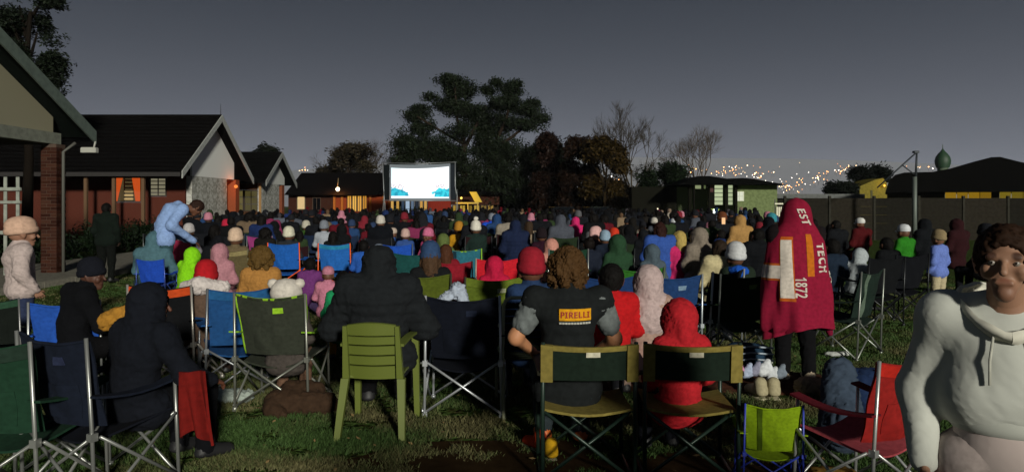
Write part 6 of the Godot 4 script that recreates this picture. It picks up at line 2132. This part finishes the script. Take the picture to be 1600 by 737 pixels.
# ------------------------------------------------------------------ everyone farther away, up to the screen
func crowd() -> void:
	var r := RandomNumberGenerator.new()
	r.seed = 2024
	var dark := ["#0e0f12", "#121318", "#15171c", "#101214", "#181614", "#0d1016"]
	var names := {"#0e0f12": "black", "#121318": "blue-black", "#15171c": "slate", "#101214": "black", "#181614": "brown-black", "#0d1016": "black", "#5c1420": "dark-red", "#24406a": "dusty-blue", "#6a5a48": "khaki", "#2c3c24": "moss-green", "#7a2c50": "plum", "#4a4e58": "grey", "#8c8478": "stone", "#1c2c58": "navy"}
	var bright := ["#5c1420", "#24406a", "#6a5a48", "#2c3c24", "#7a2c50", "#4a4e58", "#8c8478", "#1c2c58"]
	var hats := ["#c4beb4", "#7a2430", "#2c3c5c", "#5a5a5e", "#b87a8c", "#1c1d22"]
	var hat_names := {"#c4beb4": "pale", "#7a2430": "red", "#2c3c5c": "blue", "#5a5a5e": "grey", "#b87a8c": "pink", "#1c1d22": "black"}
	var skins := ["#3c261c", "#5a3826", "#6a4632"]
	var chairs := ["#16181d", "#1c2a44", "#22301f", "#2a1418"]
	var poses := {}
	for p in ["sit", "lean", "stand", "ground", "sit_kid", "lean_kid", "ground_kid", "stand_kid"]: poses[p] = skeleton(p)
	var made := 0
	var d := 15.5
	var row := 0
	while d < 48.0 and made < 200:
		var far := d > 24.0
		var left := maxf(bearing(250 if d < 20 else 285, d), -11.8)
		var right := minf(bearing(1300 if d < 22 else 1190, d), 15.0)
		var gap := 0.74 + d * 0.004
		var x := left + r.randf() * gap
		while x < right and made < 200:
			var at := Vector3(x + r.randf_range(-0.2, 0.2), 0, -d + r.randf_range(-0.3, 0.3))
			x += gap * r.randf_range(0.8, 1.35)
			var px_ := at.x / -at.z * LENS + 800.0
			if px_ > 1240 and d > 18: continue
			var pick := r.randf()
			var pose := "sit" if pick < 0.66 else "lean" if pick < 0.84 else "ground"
			if d > 34.0 and r.randf() < 0.42: pose = "stand"
			var coat: String = bright[r.randi() % bright.size()] if r.randf() < (0.42 if d < 22.0 else 0.22) else dark[r.randi() % dark.size()]  # more dark coats farther back, standing in for light falling off
			var style: String = ["jacket", "hooded", "hoodie", "puffer"][r.randi() % 4]
			var head: String = "short" if style == "hooded" else ["short", "beanie", "long", "curly", "bun", "beanie", "scarf"][r.randi() % 7]
			var hat: String = hats[r.randi() % hats.size()] if d < 23.0 else hats[5] if r.randf() < 0.75 else hats[r.randi() % 6]
			var child := r.randf() < 0.42
			var seat_name := {"sit": "seated", "lean": "leaning", "stand": "standing", "ground": "squatting"}[pose] as String
			var wear := ("hooded %s top" if style == "hooded" else "%s sweatshirt" if style == "hoodie" else "padded %s jacket" if style == "puffer" else "%s jacket") % names[coat]
			var hair := ", %s beanie" % hat_names[hat] if head == "beanie" else {"long": ", long hair", "curly": ", curly hair", "bun": ", hair bun", "scarf": ", %s headscarf" % hat_names[hat]}.get(head, "") as String
			var zone := "left of the screen" if px_ < 590 else "below the screen" if px_ < 725 else "below the big tree" if px_ < 860 else "below the amber trees" if px_ < 1000 else "before the lit classroom"
			var label := "%s %s in %s%s, %s rows %s" % [seat_name, "child" if child else "adult", wear, hair, "far" if far else "middle", zone]
			var o := thing("person", label, "person", at, to_screen(at) + r.randf_range(-0.35, 0.35), label.replace("seated ", "").left(80))
			if child: pose += "_kid"
			dress(o, pose, poses[pose], {"style": style, "coat": coat, "legs": dark[r.randi() % dark.size()], "skin": skins[r.randi() % 3], "head": head, "hat": hat, "hair": "#0e0b0a"}, 0.034)
			o.scale = Vector3.ONE * (r.randf_range(0.72, 0.86) if child else r.randf_range(0.94, 1.06))
			made += 1
			if pose.trim_suffix("_kid") in ["sit", "lean"]:
				var fabric: String = chairs[r.randi() % 4]
				var ch := camp_chair("%s camping chair under a %s in the %s rows %s" % [{"#16181d": "black", "#1c2a44": "navy", "#22301f": "dark green", "#2a1418": "dark maroon"}[fabric], "child" if child else "grown-up", "far" if far else "middle", zone], at + Vector3(0, 0, 0.04), o.rotation.y, fabric, "#55585a", {"rough": true, "group": "camping chairs of the crowd %s" % zone})
				ch.scale = o.scale
		d += 1.15 + d * 0.006
		row += 1
	# the rest, packed up to the screen, too small to tell apart
	var seated := skeleton("sit")
	var far_body := [net(torso_bones(seated, 0.03) + arm_bones(seated, 0.022) + leg_bones(seated, 0.02), 0.045, 0.045), net(head_bones(seated) + [bone(seated.neck, seated.head, 0.06, 0.06)], 0.03, 0.02)]
	for q in far_body[1][3].size(): far_body[1][3][q] = Color(0.55, 0.45, 0.4)
	var places := []
	while d < 49.0:
		var x := maxf(bearing(290, d), -12.0)
		while x < minf(bearing(1190, d), 15.0):
			places.append(Vector3(x + r.randf_range(-0.15, 0.15), 0, -d + r.randf_range(-0.3, 0.3)))
			x += r.randf_range(0.62, 1.05)
		d += 1.3
	var mm := MultiMesh.new()
	mm.transform_format = MultiMesh.TRANSFORM_3D
	mm.use_colors = true
	mm.mesh = joined(far_body)
	mm.instance_count = places.size()
	for k in places.size():
		mm.set_instance_transform(k, Transform3D(Basis(Vector3.UP, to_screen(places[k]) + r.randf_range(-0.3, 0.3)) * r.randf_range(0.85, 1.12), places[k] + Vector3(0, r.randf_range(-0.06, 0.05), 0)))
		var tone: String = dark[r.randi() % dark.size()] if r.randf() < 0.84 else bright[r.randi() % bright.size()]
		mm.set_instance_color(k, Color(tone).srgb_to_linear() * 1.2)
	var far_mat := StandardMaterial3D.new()
	far_mat.vertex_color_use_as_albedo = true
	far_mat.roughness = 0.95
	far_mat.metallic_specular = 0.2
	var mass := MultiMeshInstance3D.new()
	mass.name = "crowd"
	mass.multimesh = mm
	mass.material_override = far_mat
	add_child(mass)
	tag(mass, "dense dark crowd of seated people filling the far field up to the screen", "crowd", "", "stuff")

# ------------------------------------------------------------------ things lying about
func small_things() -> void:
	var o := lump("brown_rug", "brown picnic rug spread on the grass left of the standing girl", "rug", ground_at(1150, 6.6), [bone(Vector3(-0.9, 0.0, 0.0), Vector3(0.5, 0.0, 0.1), 0.6, 0.55, Vector3(1, 0.07, 0.75))], "#4a2c1e", 0.025, 0.03)
	var bag := lump("striped_bag", "navy bag with pale stripes beside the standing girl", "bag", ground_at(1168, 7.1), [bone(Vector3(-0.1, 0.13, 0), Vector3(0.12, 0.12, 0), 0.13, 0.12, Vector3(1, 1, 0.8))], "#22384c", 0.02, 0.02)
	for k in 3:
		var st := begin()
		tube(st, [Vector3(-0.2, 0.09 + k * 0.06, 0.11), Vector3(0, 0.12 + k * 0.06, 0.125), Vector3(0.22, 0.1 + k * 0.06, 0.11)], 0.009, 0.009, 6)
		obj("stripe", st, cloth("#a8b4c0"), bag)
	for q in [[1148, 567, "pink", "#c88aa8", 0.036], [1163, 571, "pale blue", "#a8b4cc", 0.036], [1176, 568, "lilac grey", "#8c8ca0", 0.034], [1190, 566, "white", "#d4d8dc", 0.045], [1202, 576, "white round", "#c8ccd0", 0.034], [1214, 572, "grey", "#7a8490", 0.034]]:
		var d := 6.25
		lump("toy", "small %s soft toy lying on the brown rug" % q[2], "toy", Vector3(bearing(q[0], d), maxf(0.05, level(q[1], d) - 0.05), -d + 0.1), [bone(Vector3(-q[4] * 0.6, 0, 0), Vector3(q[4] * 0.6, 0.01, 0), q[4], q[4] * 0.8), bone(Vector3(0, 0.04, 0), Vector3(0.02, 0.08, 0), q[4] * 0.6, q[4] * 0.5)], q[3], 0.012, 0.02, "soft toys on the brown rug")
	for q in [[1182, "left"], [1206, "right"]]:
		var sj := {"anl": Vector3(0, 0.09, 0.08), "tol": Vector3(0, 0.045, -0.1)}
		var sh := put("sneaker", shoe_mesh(sj, "l", 0.018), cloth("#a89f80"), self, ground_at(q[0], 6.05) + Vector3(0, 0.004, 0))
		sh.rotation = Vector3(0, (0.1 if q[1] == "left" else -0.15), 0)
		tag(sh, "%s one of two cream sneakers on the grass beyond the lime chair" % q[1], "shoe", "cream sneakers")
		var so := begin()
		rounded_box(so, Vector3(-0.048, -0.012, -0.155), Vector3(0.048, 0.012, 0.13), 0.008)
		obj("sole", so, mat("#d0c8a8", 0.7), sh)
	lump("white_paper", "crumpled white paper on the grass right of the standing girl", "paper", ground_at(1308, 7.6) + Vector3(0, 0.02, 0), [bone(Vector3(-0.09, 0.02, 0), Vector3(0.1, 0.03, 0.02), 0.03, 0.025, Vector3(1, 0.6, 1.6))], "#b8bcb8", 0.012, 0.03)
	lump("blue_jacket", "dark blue jacket dropped on the grass behind the red camping chair", "jacket", ground_at(1375, 5.6) , [bone(Vector3(-0.18, 0.16, 0), Vector3(0.2, 0.2, 0), 0.17, 0.14)], "#1c2c4c", 0.02, 0.05)
	lump("cream_bag", "cream cloth bag on the grass by the standing girl's shoes", "bag", ground_at(1268, 6.1), [bone(Vector3(-0.06, 0.07, 0), Vector3(0.07, 0.06, 0), 0.08, 0.075), bone(Vector3(0.07, 0.06, 0.02), Vector3(0.12, -0.0, 0.02), 0.05, 0.04)], "#8c7c66", 0.014, 0.03)
	lump("white_bag", "pale plastic bag on the grass under the blue chair with the emblem", "bag", ground_at(352, 5.9), [bone(Vector3(-0.14, 0.05, 0), Vector3(0.16, 0.05, 0.0), 0.07, 0.06, Vector3(1, 0.8, 1))], "#9aa49c", 0.014, 0.04)
	for q in [[1300, 4.1, "tan"], [1345, 3.9, "brown"]]:
		lump("folded_blanket", "%s folded blanket on the grass under the red camping chair" % q[2], "blanket", ground_at(q[0], q[1]), [bone(Vector3(-0.08, 0.05, 0), Vector3(0.1, 0.05, 0), 0.07, 0.06)], "#8a6a30" if q[2] == "tan" else "#7a4c24", 0.014, 0.03)
	var ph := thing("phone", "glowing phone held up in the crowd left of the tan hood", "phone", Vector3(bearing(1131, 15.5), level(345, 15.5), -15.5))
	box("case", Vector3(-0.04, -0.075, -0.012), Vector3(0.04, 0.075, -0.002), mat("#101010", 0.4), ph)
	box("lit_screen", Vector3(-0.036, -0.068, -0.0015), Vector3(0.036, 0.068, 0.003), glow("#ffc890", 1.0), ph)
	var fallen := begin()
	var r := RandomNumberGenerator.new()
	r.seed = 8
	for k in 240:
		var d := r.randf_range(3.6, 8.0)
		var p := Vector3(r.randf_range(-0.7, 0.7) * d, 0.03, -d)
		var b := Basis.from_euler(Vector3(r.randf_range(-0.4, 0.4), r.randf_range(0, TAU), r.randf_range(-0.4, 0.4)))
		var l := r.randf_range(0.012, 0.026)
		quad(fallen, p + b * Vector3(-l * 0.5, 0, 0), p + b * Vector3(0, 0, l), p + b * Vector3(l * 0.5, 0, 0), p + b * Vector3(0, 0, -l))
	var fl := obj("fallen_leaves", fallen, mat("#8a7248", 0.8), self)
	tag(fl, "dry fallen leaves scattered over the grass in front", "leaves", "", "stuff")

# ------------------------------------------------------------------ people standing behind the camera, whose shadows fall over the foreground
func spectators_behind() -> void:
	var k := 0
	for q in [[1.0, 1.1, 1.02, "grey"], [1.5, 1.4, 1.06, "brown"], [2.0, 1.0, 1.0, "black"], [2.55, 1.3, 1.04, "blue"], [3.05, 1.0, 1.05, "green"], [3.6, 1.2, 1.0, "tan"]]:
		var o := thing("person", "standing spectator in %s jacket behind the last row of chairs" % q[3], "person", Vector3(q[0], 0, q[1]), 0.05, "spectators standing at the back")
		dress(o, "stand", skeleton("stand"), {"style": "jacket", "coat": {"grey": "#3a3c40", "brown": "#4a3424", "black": "#141518", "blue": "#20304c", "green": "#2a3c2c", "tan": "#6a5844"}[q[3]], "head": "short"}, 0.034)
		o.scale = Vector3.ONE * q[2]
		k += 1
